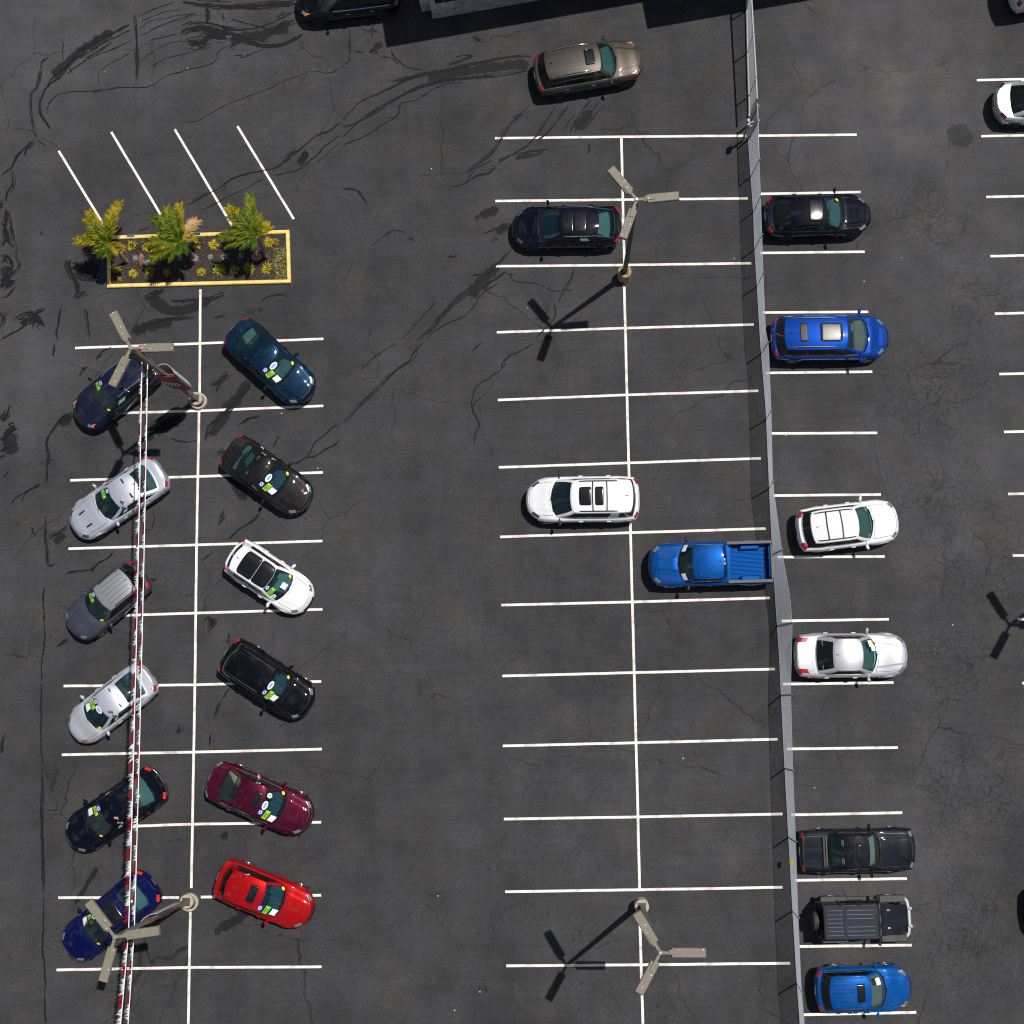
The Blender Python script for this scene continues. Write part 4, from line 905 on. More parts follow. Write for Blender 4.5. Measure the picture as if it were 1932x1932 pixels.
add('F4', 'sedan', 'sedan', 'long silver white luxury sedan with a dark tinted rear window beyond the fence', 'car', (1714.7,1235.7), (1497,1237.3), paint('paint_pearl', (.46, .46, .50), .4, .42, .03), gF, W=1.89, H=1.48, rglass=GLASS_DARK, stickers=(('paper', .62, .35), ('paper', .40, .22), ('dot', .70, .24)), xw=1.40, xwt=2.12, xrt=1.62, xrb=.82, finm=BLACKM, taillight=(.70, .93, .72, 1.9), shelf=CABIN)
add('F5', 'sedan_boxy', 'old_sedan', 'old square cut black sedan with faded paint beyond the fence', 'car', (1727.4,1601.5), (1506.6,1605.7), CHARC, gF, wglass=GLASS_B, W=1.80, H=1.44, dash=simple('pale_dash', (.30,.32,.31), .7), sunroof=((.48,.74,-.50,.50),), sunm=CHARC, finm=CHROME, antenna=.10, shelf=simple('green_shelf', (.06, .10, .09), .8))
add('F7', 'suv', 'compact_suv', 'bright blue compact suv with a ribbed roof in the bottom right corner', 'car', (1718.7,1861.3), (1535.3,1866.3), BLUE3, gF, wglass=GLASS_B, W=1.84, H=1.66, ribs=(.10,.60,6,.62), ribm=simple('rib_shade_blue', (.001,.03,.16), .6), sunroof=((.66,.86,-.56,.56),), rails=(.10,.86,.92,BLACKM), stickers=(('paper', .55, .45),), rear_black=True, amber=True, xw=1.10, xwt=1.86, xrt=.50, wins=((.08,.44),(.50,.95)))
add('T1', 'suv', 'suv', 'black suv with chrome window trim cut off by the top edge of the photo', 'car', (560,8), (756,-16), BLACKP, 'vehicles along the top of the lot', W=1.93, H=1.76, amber=True, handle=CHROME, dark_rim=True, rear_black=True, rails=(.06,.90,.92,CHROME), lampm=LAMPW)
add('T4', 'hatch', 'coupe', 'pale silver coupe half outside the right edge with a dark rear window', 'car', (2078,191), (1872.5,196), MINT, 'vehicles in the far right row', W=1.90, H=1.42, L=4.75, anchor='tail', dark_rim=True, rglass=GLASS_DARK, xrt=1.35, xrb=.62, rt0=.06, rt1=.97, bowr=.42, er=2.4, gbr=.14, tailm=LAMPRD, grille=(.3, .8), antenna=0)
add('T5', 'suv', 'suv', 'dark suv outside the right edge of the photo that throws a shadow into it', 'car', (2135,1712), (1940,1718), BLACKP, 'vehicles in the far right row', W=1.9, H=1.72)
add('T3', 'minivan', 'van', 'tall white van with red tail lamps cut off by the top right corner', 'van', (2098,-52), (1900,-12), WHITE, 'vehicles along the top of the lot', W=2.02, H=2.65, zb=1.25, zn=1.05, zt=1.25, xrb=.12, xrt=.20, wt=.82, L=5.6, anchor='tail', rails=None, taillight=(.80, .99, .65, 2.0))

# chrome outline round the fastback's glass and silver window lines
def strip_on(key, name, pts_fn, m, r=.014):
    i = CARS[key]; b = MB(); b.tube(pts_fn(i), r, 5); b.build(name, m, i['root'], 60)
strip_on('M2', 'chrome_strip', lambda i: [i['gh'](lerp(.9, .03, k / 14), 1, .97) + Vector((0, .01, .01)) for k in range(15)] + [i['gh'](0, lerp(1, -1, k / 12), .10) + Vector((-.02, 0, .03)) for k in range(1, 12)] + [i['gh'](lerp(.03, .9, k / 14), -1, .97) + Vector((0, -.01, .01)) for k in range(15)], CHROME, .018)
for key, t_ in (('M1', .06), ('T1', .06), ('F4', .06), ('R5', .06), ('F2', .06)):
    for sg in (-1, 1): strip_on(key, 'window_chrome', lambda i: [i['gh'](lerp(.06, .95, k / 12), sg, t_) + Vector((0, sg * .012, 0)) for k in range(13)], CHROME, .014)
for sg in (-1, 1): strip_on('F1', 'window_chrome', lambda i: [i['gh'](lerp(.15, .95, k / 12), sg, .08) + Vector((0, sg * .012, 0)) for k in range(13)], CHROME, .012)

# ------------------------------------------------------------------ small flags clipped to side windows
def flag(key, p, label, wind):
    i = CARS[key]; r = i['root']; M = Matrix.Translation(r.location) @ Matrix.Rotation(r.rotation_euler.z, 4, 'Z')
    base = M @ (i['gh'](p, 1, .93) + Vector((0, .02, 0)))
    e = empty('car_flag', base); tag(e, label, 'flag', 'small flags clipped to car windows')
    b = MB(); b.tube([(0, 0, -.02), (-.02, .02, .20), (-.05, .03, .42)], .012, 5); b.box((0, 0, -.01), (.08, .03, .05)); b.build('flag_pole', WHITEM, e)
    f = MB(); wa = R(wind); rows = []
    for a in range(11):
        s = a / 10; rr = []
        for c in range(8):
            z = .16 + .26 * c / 7
            x = math.cos(wa) * .34 * s - .03; y = math.sin(wa) * .34 * s + .03; wv2 = .05 * math.sin(s * 7 + c * .3)
            rr.append((x - math.sin(wa) * wv2, y + math.cos(wa) * wv2, z - .10 * s))
        rows.append(rr)
    k0 = len(f.f); f.grid(rows)
    for q in range(len(f.f)):
        a, c = q // 7, q % 7
        f.m[q] = 2 if (a < 4 and c > 2) else (0 if c % 2 == 0 else 1)
    f.build('flag_cloth', [simple('flag_red', (.55, .02, .05), .8), simple('flag_white', (.8, .78, .78), .8), simple('flag_blue', (.03, .07, .42), .8)], e)
flag('L1', .62, 'small red white and blue flag on the navy suv under the light pole', 150)
flag('L2', .80, 'small red white and blue flag on the silver hatchback with hood vents', 110)
flag('L4', .66, 'small red white and blue flag on the pale silver sedan', 140)
flag('L5', .62, 'small red and white flag on the glossy black sedan', 130)
flag('R2', .30, 'small red white and blue flag on the dark brown sedan', 100)
flag('R5', .62, 'small red white and blue flag on the maroon sedan', 80)
flag('R6', .42, 'small white and blue flag lying over the roof of the red hatchback', 200)

# ------------------------------------------------------------------ open off-roader with a spare wheel
def offroader():
    n, t = G(1716, 1731, .7), G(1533, 1735.5, .8); d = n - t
    root = empty('off_roader', ((n + t) / 2).to_2d().to_3d(), math.atan2(d.y, d.x)); root.location.z = .004
    tag(root, 'black off roader with a spare wheel on its tail and a pale front bumper', 'car', gF)
    L = d.length; xf = L / 2; xr = -L / 2 + .28
    body = MB(); body.box(((xr + xf - 1.25) / 2, 0, .80), (xf - 1.25 - xr, 1.50, .56), bev=.04); body.build('body', CHARC, root, 30)
    h = MB()   # hood tapering to the nose
    z0, z1 = .78, 1.12
    hv = [(xf - 1.25, -.70, z0), (xf - 1.25, .70, z0), (xf - .22, .56, z0), (xf - .22, -.56, z0), (xf - 1.25, -.66, z1 + .03), (xf - 1.25, .66, z1 + .03), (xf - .22, .53, z1 - .03), (xf - .22, -.53, z1 - .03)]
    h.add(hv, [(0, 1, 2, 3), (4, 7, 6, 5), (0, 4, 5, 1), (1, 5, 6, 2), (2, 6, 7, 3), (3, 7, 4, 0)]); h.build('hood', CHARC, root)
    for sg in (-1, 1):
        l = MB(); l.box((xf - .95, sg * .36, z1 + .035), (.12, .04, .05), bev=.01); l.build('hood_hinge', CHROME, root)
    ng = MB(); ng.box((xf - .20, 0, .86), (.06, 1.10, .46), bev=.02); gr = ng.build('grille', BLACKM, root)
    for k in range(7):
        s_ = MB(); s_.box((xf - .165, (k - 3) * .10, .88), (.02, .045, .30)); s_.build('grille_slot', BLACK, gr)
    for sg in (-1, 1):
        M = Matrix.Translation((xf - .17, sg * .42, .92)) @ Matrix.Rotation(R(90), 4, 'Y'); l = MB(); l.lathe([(.001, .02), (.085, .01), (.09, -.02)], M, 14); l.build('headlight', LAMPW, root, 40)
    ff = simple('fender_grey', (.028, .029, .031), .55, var=.2)
    for sg in (-1, 1):
        for xc, ln in ((xf - .72, 1.06), (xr + .62, 1.10)):
            f = MB(); f.box((xc, sg * .80, .84), (ln, .30, .10), bev=.03); f.box((xc - ln / 2 + .04, sg * .80, .70), (.10, .29, .22), bev=.02); f.box((xc + ln / 2 - .04, sg * .80, .72), (.10, .29, .18), bev=.02); f.build('fender', ff, root, 30)
        s_ = MB(); s_.box((.0, sg * .80, .45), (1.25, .14, .10), bev=.03); s_.build('side_step', ff, root)
        for (a, b_) in ((xf - 1.30, xf - 2.02), (xf - 2.06, xr + .72)):
            dd = MB(); dd.box(((a + b_) / 2, sg * .755, .84), (abs(a - b_) - .02, .05, .50), bev=.015); do = dd.build('door', CHARC, root, 30)
            hh = MB(); hh.box((b_ + .12, sg * .79, .98), (.16, .03, .03)); hh.build('door_handle', BLACKM, do)
    # windscreen frame, cabin glass, hard top
    w0, w1 = xf - 1.30, xf - 1.55
    fm = MB()
    for sg in (-1, 1): fm.tube([(w0, sg * .68, 1.10), (w1, sg * .62, 1.70)], .04, 6)
    fm.tube([(w1, -.62, 1.70), (w1, .62, 1.70)], .045, 6); fm.tube([(w0, -.68, 1.12), (w0, .68, 1.12)], .04, 6); fm.build('windshield_frame', BLACKM, root, 50)
    ws = MB(); ws.add([(w0, -.66, 1.13), (w0, .66, 1.13), (w1, .60, 1.68), (w1, -.60, 1.68)], [(0, 1, 2, 3)]); ws.build('windshield', GLASS, root)
    for sg in (-1, 1):
        for a, b_ in ((w1 + .05, -.18), (-.26, xr + .82), (xr + .74, xr + .12)):
            sw = MB(); sw.add([(a, sg * .73, 1.09), (b_, sg * .73, 1.09), (b_, sg * .63, 1.68), (a, sg * .63, 1.68)], [(0, 1, 2, 3)]); sw.build('side_window', GLASS_DARK, root)
        pl = MB()
        for a in (-.22, xr + .78, xr + .06): pl.tube([(a, sg * .735, 1.08), (a, sg * .635, 1.70)], .045, 6)
        pl.build('pillar_frame', BLACKM, root, 50)
    rw = MB(); rw.add([(xr + .05, -.66, 1.10), (xr + .05, .66, 1.10), (xr + .12, .58, 1.68), (xr + .12, -.58, 1.68)], [(0, 1, 2, 3)]); rw.build('rear_window', GLASS_DARK, root)
    rfm = paint('hard_top', (.028, .032, .044), .15, .55, .12)
    tp = MB(); x0, x1 = xr + .02, w1 + .04; tp.box(((x0 + x1) / 2, 0, 1.74), (x1 - x0, 1.34, .10), bev=.04); top = tp.build('roof', rfm, root, 30)
    for a, b_ in ((x0 + .16, x0 + .78), (x0 + .94, x1 - .16)):
        for k in range(7):
            if a > x0 + .5 and k == 3: continue
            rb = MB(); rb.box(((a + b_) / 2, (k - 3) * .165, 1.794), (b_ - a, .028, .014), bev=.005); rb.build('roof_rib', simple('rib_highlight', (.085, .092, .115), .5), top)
    sm = MB(); cx = x0 + .86; sm.tube([(cx + .12, -.62, 1.793), (cx - .02, -.40, 1.793), (cx - .05, 0, 1.793), (cx - .02, .40, 1.793), (cx + .12, .62, 1.793)], .012, 4); sm.build('roof_seam', BLACK, top)
    inn = MB(); inn.box(((x0 + x1) / 2, 0, 1.02), (x1 - x0 - .1, 1.30, .04)); inn.build('cabin_floor', CABIN, root)
    for sg in (-1, 1):
        s_ = MB(); s_.box((-.05, sg * .34, 1.18), (.16, .44, .5), bev=.04); s_.build('seat', SEATM, root)
    bp = simple('bumper_pale', (.36, .38, .40), .45, metal=.3)
    fb = MB(); fb.tube([(xf - .20, -.80, .60), (xf - .06, -.66, .60), (xf, -.30, .60), (xf, .30, .60), (xf - .06, .66, .60), (xf - .20, .80, .60)], .085, 6)
    for sg in (-1, 1): fb.box((xf + .05, sg * .36, .62), (.14, .12, .18), bev=.02)
    fb.build('front_bumper', bp, root, 40)
    rbm = MB(); rbm.box((xr - .04, 0, .55), (.14, 1.44, .16), bev=.03); rbm.build('rear_bumper', BLACKM, root)
    for sg in (-1, 1):
        tl = MB(); tl.box((xr - .02, sg * .66, .92), (.07, .11, .18), bev=.01); tl.build('tail_light', LAMPR, root)
        mr = MB(); mr.box((w0 - .10, sg * .93, 1.22), (.10, .20, .16), bev=.03); mr.tube([(w0 - .05, sg * .72, 1.14), (w0 - .09, sg * .86, 1.18)], .025, 5); mr.build('mirror', BLACKM, root, 30)
    M = Matrix.Translation((xr - .20, 0, 1.00)) @ Matrix.Rotation(-R(90), 4, 'Y'); sp = MB(); sp.lathe([(.001, .12), (.20, .13), (.30, .12), (.37, .09), (.385, .0), (.37, -.10), (.20, -.12), (.001, -.12)], M, 26); sp.build('spare_wheel', simple('spare_cover', (.028, .028, .028), .7), root, 50)
    bl = MB(); bl.box((xr - .02, 0, 1.44), (.05, .16, .08)); bl.tube([(xr, 0, 1.0), (xr - .12, 0, 1.0)], .08, 8); bl.build('spare_bracket', BLACKM, root)
    for xw_ in (xf - .72, xr + .62):
        for sg in (-1, 1): make_wheel(root, xw_, sg * .78, .40, sg)
    wp = MB(); wp.tube([(w0 + .06, -.05, 1.15), (w0 - .01, .45, 1.20)], .012, 4); wp.tube([(w0 + .06, -.60, 1.15), (w0 - .01, -.12, 1.20)], .012, 4); wp.build('wiper', BLACK, root)
    ub = MB(); ub.box((0, 0, .46), (L - .9, 1.0, .22)); ub.build('underbody', BLACK, root)
offroader()
# ------------------------------------------------------------------ light poles
def dropping_paint():
    m, nt, b = mat('fixture_tan')
    tc = N(nt, 'ShaderNodeTexCoord'); v = N(nt, 'ShaderNodeTexVoronoi', feature='F1'); v.inputs['Scale'].default_value = 7
    nt.links.new(tc.outputs['Object'], v.inputs['Vector'])
    r = N(nt, 'ShaderNodeMapRange'); r.inputs[1].default_value = .12; r.inputs[2].default_value = .2; r.inputs[3].default_value = 1; r.inputs[4].default_value = 0; nt.links.new(v.outputs['Distance'], r.inputs[0])
    gt = N(nt, 'ShaderNodeMath', operation='GREATER_THAN'); nt.links.new(v.outputs['Color'], gt.inputs[0]); gt.inputs[1].default_value = .60
    mu = N(nt, 'ShaderNodeMath', operation='MULTIPLY'); nt.links.new(r.outputs[0], mu.inputs[0]); nt.links.new(gt.outputs[0], mu.inputs[1])
    no = N(nt, 'ShaderNodeTexNoise'); no.inputs['Scale'].default_value = 6; no.inputs['Detail'].default_value = 6; nt.links.new(tc.outputs['Object'], no.inputs['Vector'])
    a = N(nt, 'ShaderNodeMix', data_type='RGBA'); a.inputs['A'].default_value = (.165, .145, .105, 1); a.inputs['B'].default_value = (.225, .20, .148, 1); nt.links.new(no.outputs['Fac'], a.inputs['Factor'])
    x = N(nt, 'ShaderNodeMix', data_type='RGBA'); x.inputs['B'].default_value = (.8, .8, .78, 1); nt.links.new(mu.outputs[0], x.inputs['Factor']); nt.links.new(a.outputs['Result'], x.inputs['A'])
    nt.links.new(x.outputs['Result'], b.inputs['Base Color']); b.inputs['Roughness'].default_value = .65
    return m
FIX = dropping_paint()
POLEM = simple('pole_paint', (.175, .165, .125), .55, var=.12, scale=4)
POLED = simple('pole_dark', (.055, .055, .052), .55, var=.1)
CONC = simple('concrete', (.42, .37, .28), .85, var=.18, scale=5)
RUST = simple('rusty_concrete', (.36, .24, .10), .8, var=.35, scale=4)
def light_pole(b_uv, hub_uv, h, dirs, label, base_h, base_m, pole_m, step=False, hub_xy=None):
    B0 = G(*b_uv); Hb = G(*hub_uv, h) if hub_uv else B0 + Vector((0, 0, h))
    root = empty('light_pole', B0); tag(root, label, 'light pole', 'three armed light poles of the parking lot')
    top = Hb - B0
    c = MB(); c.lathe([(.001, base_h), (.26, base_h), (.30, base_h - .04), (.31, .0)], Matrix(), 26)
    if step: c.lathe([(.30, base_h * .5), (.37, base_h * .5), (.39, base_h * .5 - .04), (.39, 0)], Matrix.Translation((.06, -.06, 0)), 26)
    c.build('concrete_base', base_m, root, 40)
    pl = MB(); pl.box((0, 0, base_h + .02), (.34, .34, .03)); pl.build('base_plate', POLED, root)
    po = MB(); q = top * ((h - .05) / h); p0 = Vector((0, 0, base_h))
    for k in range(8):
        a, b_ = p0.lerp(q, k / 8), p0.lerp(q, (k + 1) / 8)
        ra, rb = lerp(.095, .06, k / 8), lerp(.095, .06, (k + 1) / 8)
        vs = [a + Vector((x * ra, y * ra, 0)) for x, y in ((-1, -1), (1, -1), (1, 1), (-1, 1))] + [b_ + Vector((x * rb, y * rb, 0)) for x, y in ((-1, -1), (1, -1), (1, 1), (-1, 1))]
        po.add(vs, [(0, 1, 5, 4), (1, 2, 6, 5), (2, 3, 7, 6), (3, 0, 4, 7)])
    po.build('pole', pole_m, root, merge=.001)
    hb = MB(); M = Matrix.Translation(top); hb.lathe([(.001, .09), (.05, .09), (.09, .05), (.09, -.12), (.06, -.16)], M, 14); hb.build('hub', simple('hub_metal', (.45, .42, .42), .35, metal=.6), root, 40)
    for az in dirs:
        a = R(az); d = Vector((math.cos(a), math.sin(a), 0)); s = Vector((-d.y, d.x, 0))
        ar = MB(); ar.box(top + d * .30, (.46, .10, .07), a); arm = ar.build('fixture_arm', FIX, root)
        f = MB(); f.box(top + d * 1.0 + Vector((0, 0, -.04)), (1.25, .34, .15), a, taper=.96, bev=.018); f.box(top + d * .52 + s * .02 + Vector((0, 0, .045)), (.42, .17, .05), a, bev=.012)
        fx = f.build('lamp_housing', FIX, root)
        l = MB(); l.box(top + d * 1.0 + Vector((0, 0, -.121)), (1.1, .26, .012), a); l.build('lens', simple('lamp_lens', (.5, .5, .48), .2), fx)
    return root, B0, top
PD = (121, 0, -119)
light_pole((1177.3,522), (1201.3,376.7), 10.0, (128, 5, -110), 'light pole with a rusty brown base beside the dark hatchback', .85, RUST, POLED)
r2 = light_pole((373,755), (247,657), 10.0, (118, 1, -115), 'light pole with a red banner whose arms spread over the navy suv', .40, CONC, POLEM, True)
r3 = light_pole((356,1699), (217,1768), 10.0, (130, 8.5, -104), 'light pole whose arms spread over the deep blue sedan', .40, CONC, POLEM, True)
light_pole((1209.3,1706), (1246,1797.3), 10.0, PD, 'light pole with a pale base at the lower end of the middle lot', .80, CONC, POLEM)
hs = G(1905, 1180) + Vector((SUN.x, SUN.y, 0)) / SUN.z * 10.0
rt, B5, _t = light_pole((0, 0), None, 10.0, PD, 'light pole outside the right edge of the photo, seen by its shadow', .6, CONC, POLEM)
rt.location = (hs.x, hs.y, 0)

# banners on two poles: two curved boards bolted round the pole
BRED = simple('banner_red', (.26, .012, .022), .5, var=.05); BWHT = simple('banner_white', (.62, .66, .70), .5)
def banner(pole, z0, z1, az, wd, label, flip=1, bulge=.34):
    root, B0, top = pole
    def axis(z): return B0 + top * (z / top.z)
    e = empty('pole_banner', axis(z0)); tag(e, label, 'banner', 'banners on the light poles'); off = e.location
    a = R(az); d = Vector((math.cos(a), math.sin(a), 0)); s = Vector((-d.y, d.x, 0))
    def board(nm, sgn, m, b, par):
        mb = MB(); o1 = []; o2 = []
        for i in range(13):
            t = i / 12 * 2 - 1; p = d * (t * wd / 2) + s * (sgn * (.05 + b * (1 - t * t)))
            o1.append((axis(z0) + p - off, axis(z1) + p - off)); o2.append((axis(z0) + p * 1.0 + s * sgn * .015 - off, axis(z1) + p + s * sgn * .015 - off))
        mb.grid([list(x) for x in o1], 0); mb.grid([list(x) for x in o2], 0); mb.grid([[x[1] for x in o1], [x[1] for x in o2]]); mb.grid([[x[0] for x in o1], [x[0] for x in o2]])
        return mb.build(nm, m, par, 30)
    fr = board('banner_panel', -1, BRED, .06, e); bk = board('banner_panel', 1, BWHT, bulge, e)
    bk['label'] = 'white curved back panel'; fr['label'] = 'red front panel'
    # oval emblem with slanting bars on the red board
    zc = lerp(z0, z1, .45); cen = axis(zc) - s * .135 - off; up = (top / top.length)
    def em(x, y, k=0.0): return cen + d * x + up * y - s * (.012 + k - .06 * (2 * x / wd) ** 2)
    o = MB(); RX, RY = wd * .34, .40
    o.grid([[em(RX * math.cos(t), RY * math.sin(t)) for t in [2 * math.pi * k / 28 for k in range(29)]], [em(RX * .80 * math.cos(t), RY * .84 * math.sin(t)) for t in [2 * math.pi * k / 28 for k in range(29)]]])
    o.build('emblem_ring', WHITEM, fr)
    for k in (-1, 0, 1):
        b = MB(); x = k * RX * .42; hh = RY * (.62 if k == 0 else .48)
        b.add([em(x - .045 - .05, -hh), em(x + .02 - .05, -hh), em(x + .045 + .05, hh), em(x - .02 + .05, hh)], [(0, 1, 2, 3)]); b.build('emblem_bar', WHITEM, fr)
    for z in (z0 + .1, z1 - .1):
        b = MB(); c = axis(z) - off; b.tube([c - d * wd * .45, c + d * wd * .45], .02, 6); b.build('banner_bracket', POLEM, e)
banner(r2, 2.9, 5.6, -8, .95, 'red and white banner with a round white emblem on the pole near the planter')
banner(r3, 2.6, 5.8, 28, .80, 'red and white banner seen edge on, on the pole by the deep blue sedan', bulge=.12)

# ------------------------------------------------------------------ tinsel garlands between the poles
TSIL = simple('tinsel_silver', (.86, .87, .90), .4, metal=.1); TRED = simple('tinsel_red', (.40, .006, .02), .35, metal=.2)
CORD = simple('cord_white', (.80, .80, .82), .5)
def garland(a, b, sag, label, phase, w0, w1, lean):
    e = empty('tinsel_garland', a); tag(e, label, 'garland', 'red and silver tinsel garlands strung between light poles')
    n = 60; pts = [a.lerp(b, i / n) - Vector((0, 0, sag * 4 * (i / n) * (1 - i / n))) for i in range(n + 1)]
    Lg = (b - a).length
    c = MB(); c.tube([p - a for p in pts], .020, 5); c.build('garland_cord', CORD, e)
    def at(s):
        f = max(0, min(n - 1e-6, s / Lg * n)); i = int(f); return pts[i].lerp(pts[i + 1], f - i)
    s = .25; k = phase
    while s < Lg - .3:
        ln = .50 if k % 2 == 0 else .56; ln = min(ln, Lg - .2 - s)
        mb = MB(); t = s; grow = lerp(w0, w1, s / Lg)
        while t < s + ln:
            p = at(t) - a; L_ = grow * rnd.uniform(.35, 1.25)
            dr = Vector((lean * rnd.uniform(.55, 1.0), rnd.uniform(-.75, -.05), -rnd.uniform(.25, .9))).normalized()
            wv_ = Vector((rnd.uniform(-1, 1), rnd.uniform(-1, 1), rnd.uniform(-.5, .5))).normalized() * rnd.uniform(.012, .030)
            m_ = p + dr * L_ * .5 + Vector((0, 0, .01)); q = p + dr * L_ + Vector((rnd.uniform(-.03, .03), rnd.uniform(-.03, .03), -.03))
            mb.add([p - wv_, p + wv_, m_ + wv_, m_ - wv_, q], [(0, 1, 2, 3), (3, 2, 4)])
            t += rnd.uniform(.008, .020)
        mb.build('tinsel_tuft', TRED if k % 2 == 0 else TSIL, e, merge=0)
        s += ln + .01; k += 1
w_a, w_b = G(267.9, 681.8, 8.3), G(278.6, 687.8, 7.8)
v_a, v_b = G(242.9, 1750, 8.1), G(253.7, 1744, 7.6)
garland(w_a, v_a, .12, 'left tinsel garland of the pair strung from the upper pole to the lower pole', 0, .13, .32, -1)
garland(w_b, v_b, .12, 'right tinsel garland of the pair strung from the upper pole to the lower pole', 1, .13, .27, -.8)
garland(v_a, G(222, 1990, 8.0), .05, 'left tinsel garland running from the lower pole off the bottom edge', 0, .30, .30, -1)
garland(v_b, G(237, 1990, 7.5), .05, 'right tinsel garland running from the lower pole off the bottom edge', 0, .26, .26, -.8)

# ------------------------------------------------------------------ chain link fence
base_l = [(1402,-150),(1408,0),(1409.7,100),(1411.5,170),(1413,200),(1411,263),(1416,333),(1421,400),(1423,467),(1428,540),(1434,644),(1445,777),(1451,921),(1456,1027),(1463,1144),(1470,1244),(1473,1308),(1480,1448),(1487,1575),(1495,1718),(1503,1851),(1509,1932),(1515,2060)]
top_r = [(1410,-200),(1418,0),(1424,100),(1428,170),(1430,223),(1431,267),(1435,367),(1440,517),(1445,633),(1450,650),(1455,777),(1458,911),(1476,1044),(1490,1121),(1495,1177),(1492,1288),(1492,1308),(1496,1451),(1501,1578),(1506,1728),(1512,1864),(1518,1932),(1526,2100)]
def lin(keys, y):
    if y <= keys[0][1]: return keys[0][0]
    for (x0, y0), (x1, y1) in zip(keys, keys[1:]):
        if y <= y1: return lerp(x0, x1, (y - y0) / (y1 - y0))
    return keys[-1][0]
FH = 2.0
FB, FT = [], []
yv = -150
while yv <= 2060:
    b = G(lin(base_l, yv), yv); uu, vv = PX(b.x, b.y, FH); t = G(lin(top_r, vv), vv, FH)
    FB.append(b); FT.append(t); yv += 20
CL = [0.0]
for a, b in zip(FB, FB[1:]): CL.append(CL[-1] + (b - a).length)
def fpt(s, h):
    s = max(0, min(CL[-1] - 1e-4, s))
    lo, hi = 0, len(CL) - 1
    while hi - lo > 1:
        m = (lo + hi) // 2
        if CL[m] <= s: lo = m
        else: hi = m
    f = (s - CL[lo]) / (CL[hi] - CL[lo])
    b = FB[lo].lerp(FB[hi], f); t = FT[lo].lerp(FT[hi], f)
    return b.lerp(t, h / FH)
def s_at(v):
    f = (v + 150) / 20; i = max(0, min(len(CL) - 2, int(f))); return lerp(CL[i], CL[i + 1], f - i)
FORG = FB[len(FB) // 2].copy()
fence = empty('chain_link_fence', FORG); tag(fence, 'long grey chain link fence leaning slightly between the two lots', 'fence')
GALV = simple('galvanised_wire', (.58, .62, .67), .5, metal=.15); GALVP = simple('galvanised_post', (.24, .27, .30), .5, metal=.3)
def mesh_span(name, s0, s1, sp, r, h0, h1):
    mb = MB(); dn = []; n = 6
    for dirn in (1, -1):
        s = s0 - (h1 - h0)
        while s < s1 + (h1 - h0):
            pts = []
            for i in range(n + 1):
                h = lerp(h0, h1, i / n); ss = s + dirn * (h - h0)
                if s0 - .001 <= ss <= s1 + .001: pts.append(fpt(ss, h) - FORG + Vector((dirn * .003, 0, 0)))
            if len(pts) > 1: mb.tube(pts, r, 3, cap=False)
            s += sp
    return mb.build(name, GALV, fence, merge=0)
sg_, se_ = s_at(262), CL[-1]
mesh_span('chain_link_mesh', sg_, se_, .080, .0034, .04, FH)
mesh_span('gate_mesh', 0.0, s_at(222), .12, .0034, .10, FH - .02)
def rail(name, s0, s1, h, r, step=.5):
    pts = []; s = s0
    while s < s1: pts.append(fpt(s, h) - FORG); s += step
    pts.append(fpt(s1, h) - FORG); b = MB(); b.tube(pts, r, 6); b.build(name, GALVP, fence, 50)
gr = s_at(222)
rail('gate_rail', 0, gr, FH, .045); rail('gate_rail', 0, gr, .12, .05); rail('gate_rail', gr + .2, s_at(330), FH, .022)
rail('tension_wire', sg_, se_, FH - .02, .008); rail('tension_wire', sg_, se_, .06, .012)
for v in (20, 100, 182, 235, 262, 333, 400, 470, 540, 667, 791, 921, 1046, 1180, 1311, 1449, 1579, 1718, 1854, 1985):
    s = s_at(v); b = MB(); p0, p1 = fpt(s, 0) - FORG, fpt(s, FH) - FORG
    o = Vector((.035, 0, 0)); b.tube([p0 + o, p1 + o * .8 + Vector((0, 0, .06))], .045 if v in (235, 262) else .030, 8); b.lathe([(.001, .09), (.03, .07), (.038, .04)], Matrix.Translation(p1 + o * .8), 8)
    b.build('fence_post', GALVP, fence, 50)
gp = MB(); p = fpt(s_at(262), 0) - FORG + Vector((-.25, -.10, 0)); gp.tube([p, p + Vector((0, 0, 2.25))], .05, 8); gp.tube([p + Vector((.25, .1, 1.5)), p + Vector((-.02, 0, 1.5))], .03, 6); gp.tube([p + Vector((.25, .1, 1.95)), p + Vector((-.02, 0, 1.95))], .03, 6); gp.box(p + Vector((0, 0, 1.9)), (.10, .30, .5)); gp.build('gate_guide_post', GALVP, fence, 50)
ft = fpt(s_at(1622), 1.0); b = MB(); b.box((0, 0, 0), (.12, .24, .22), bev=.03); b.box((.03, .03, .12), (.10, .12, .06), bev=.02)
tg = b.build('fence_tag', simple('tag_yellow', (.75, .55, .03), .5, var=.3, scale=9)); tg.location = ft + Vector((-.09, 0, 0)); tag(tg, 'small yellow tag hanging on the left side of the chain link fence', 'tag')

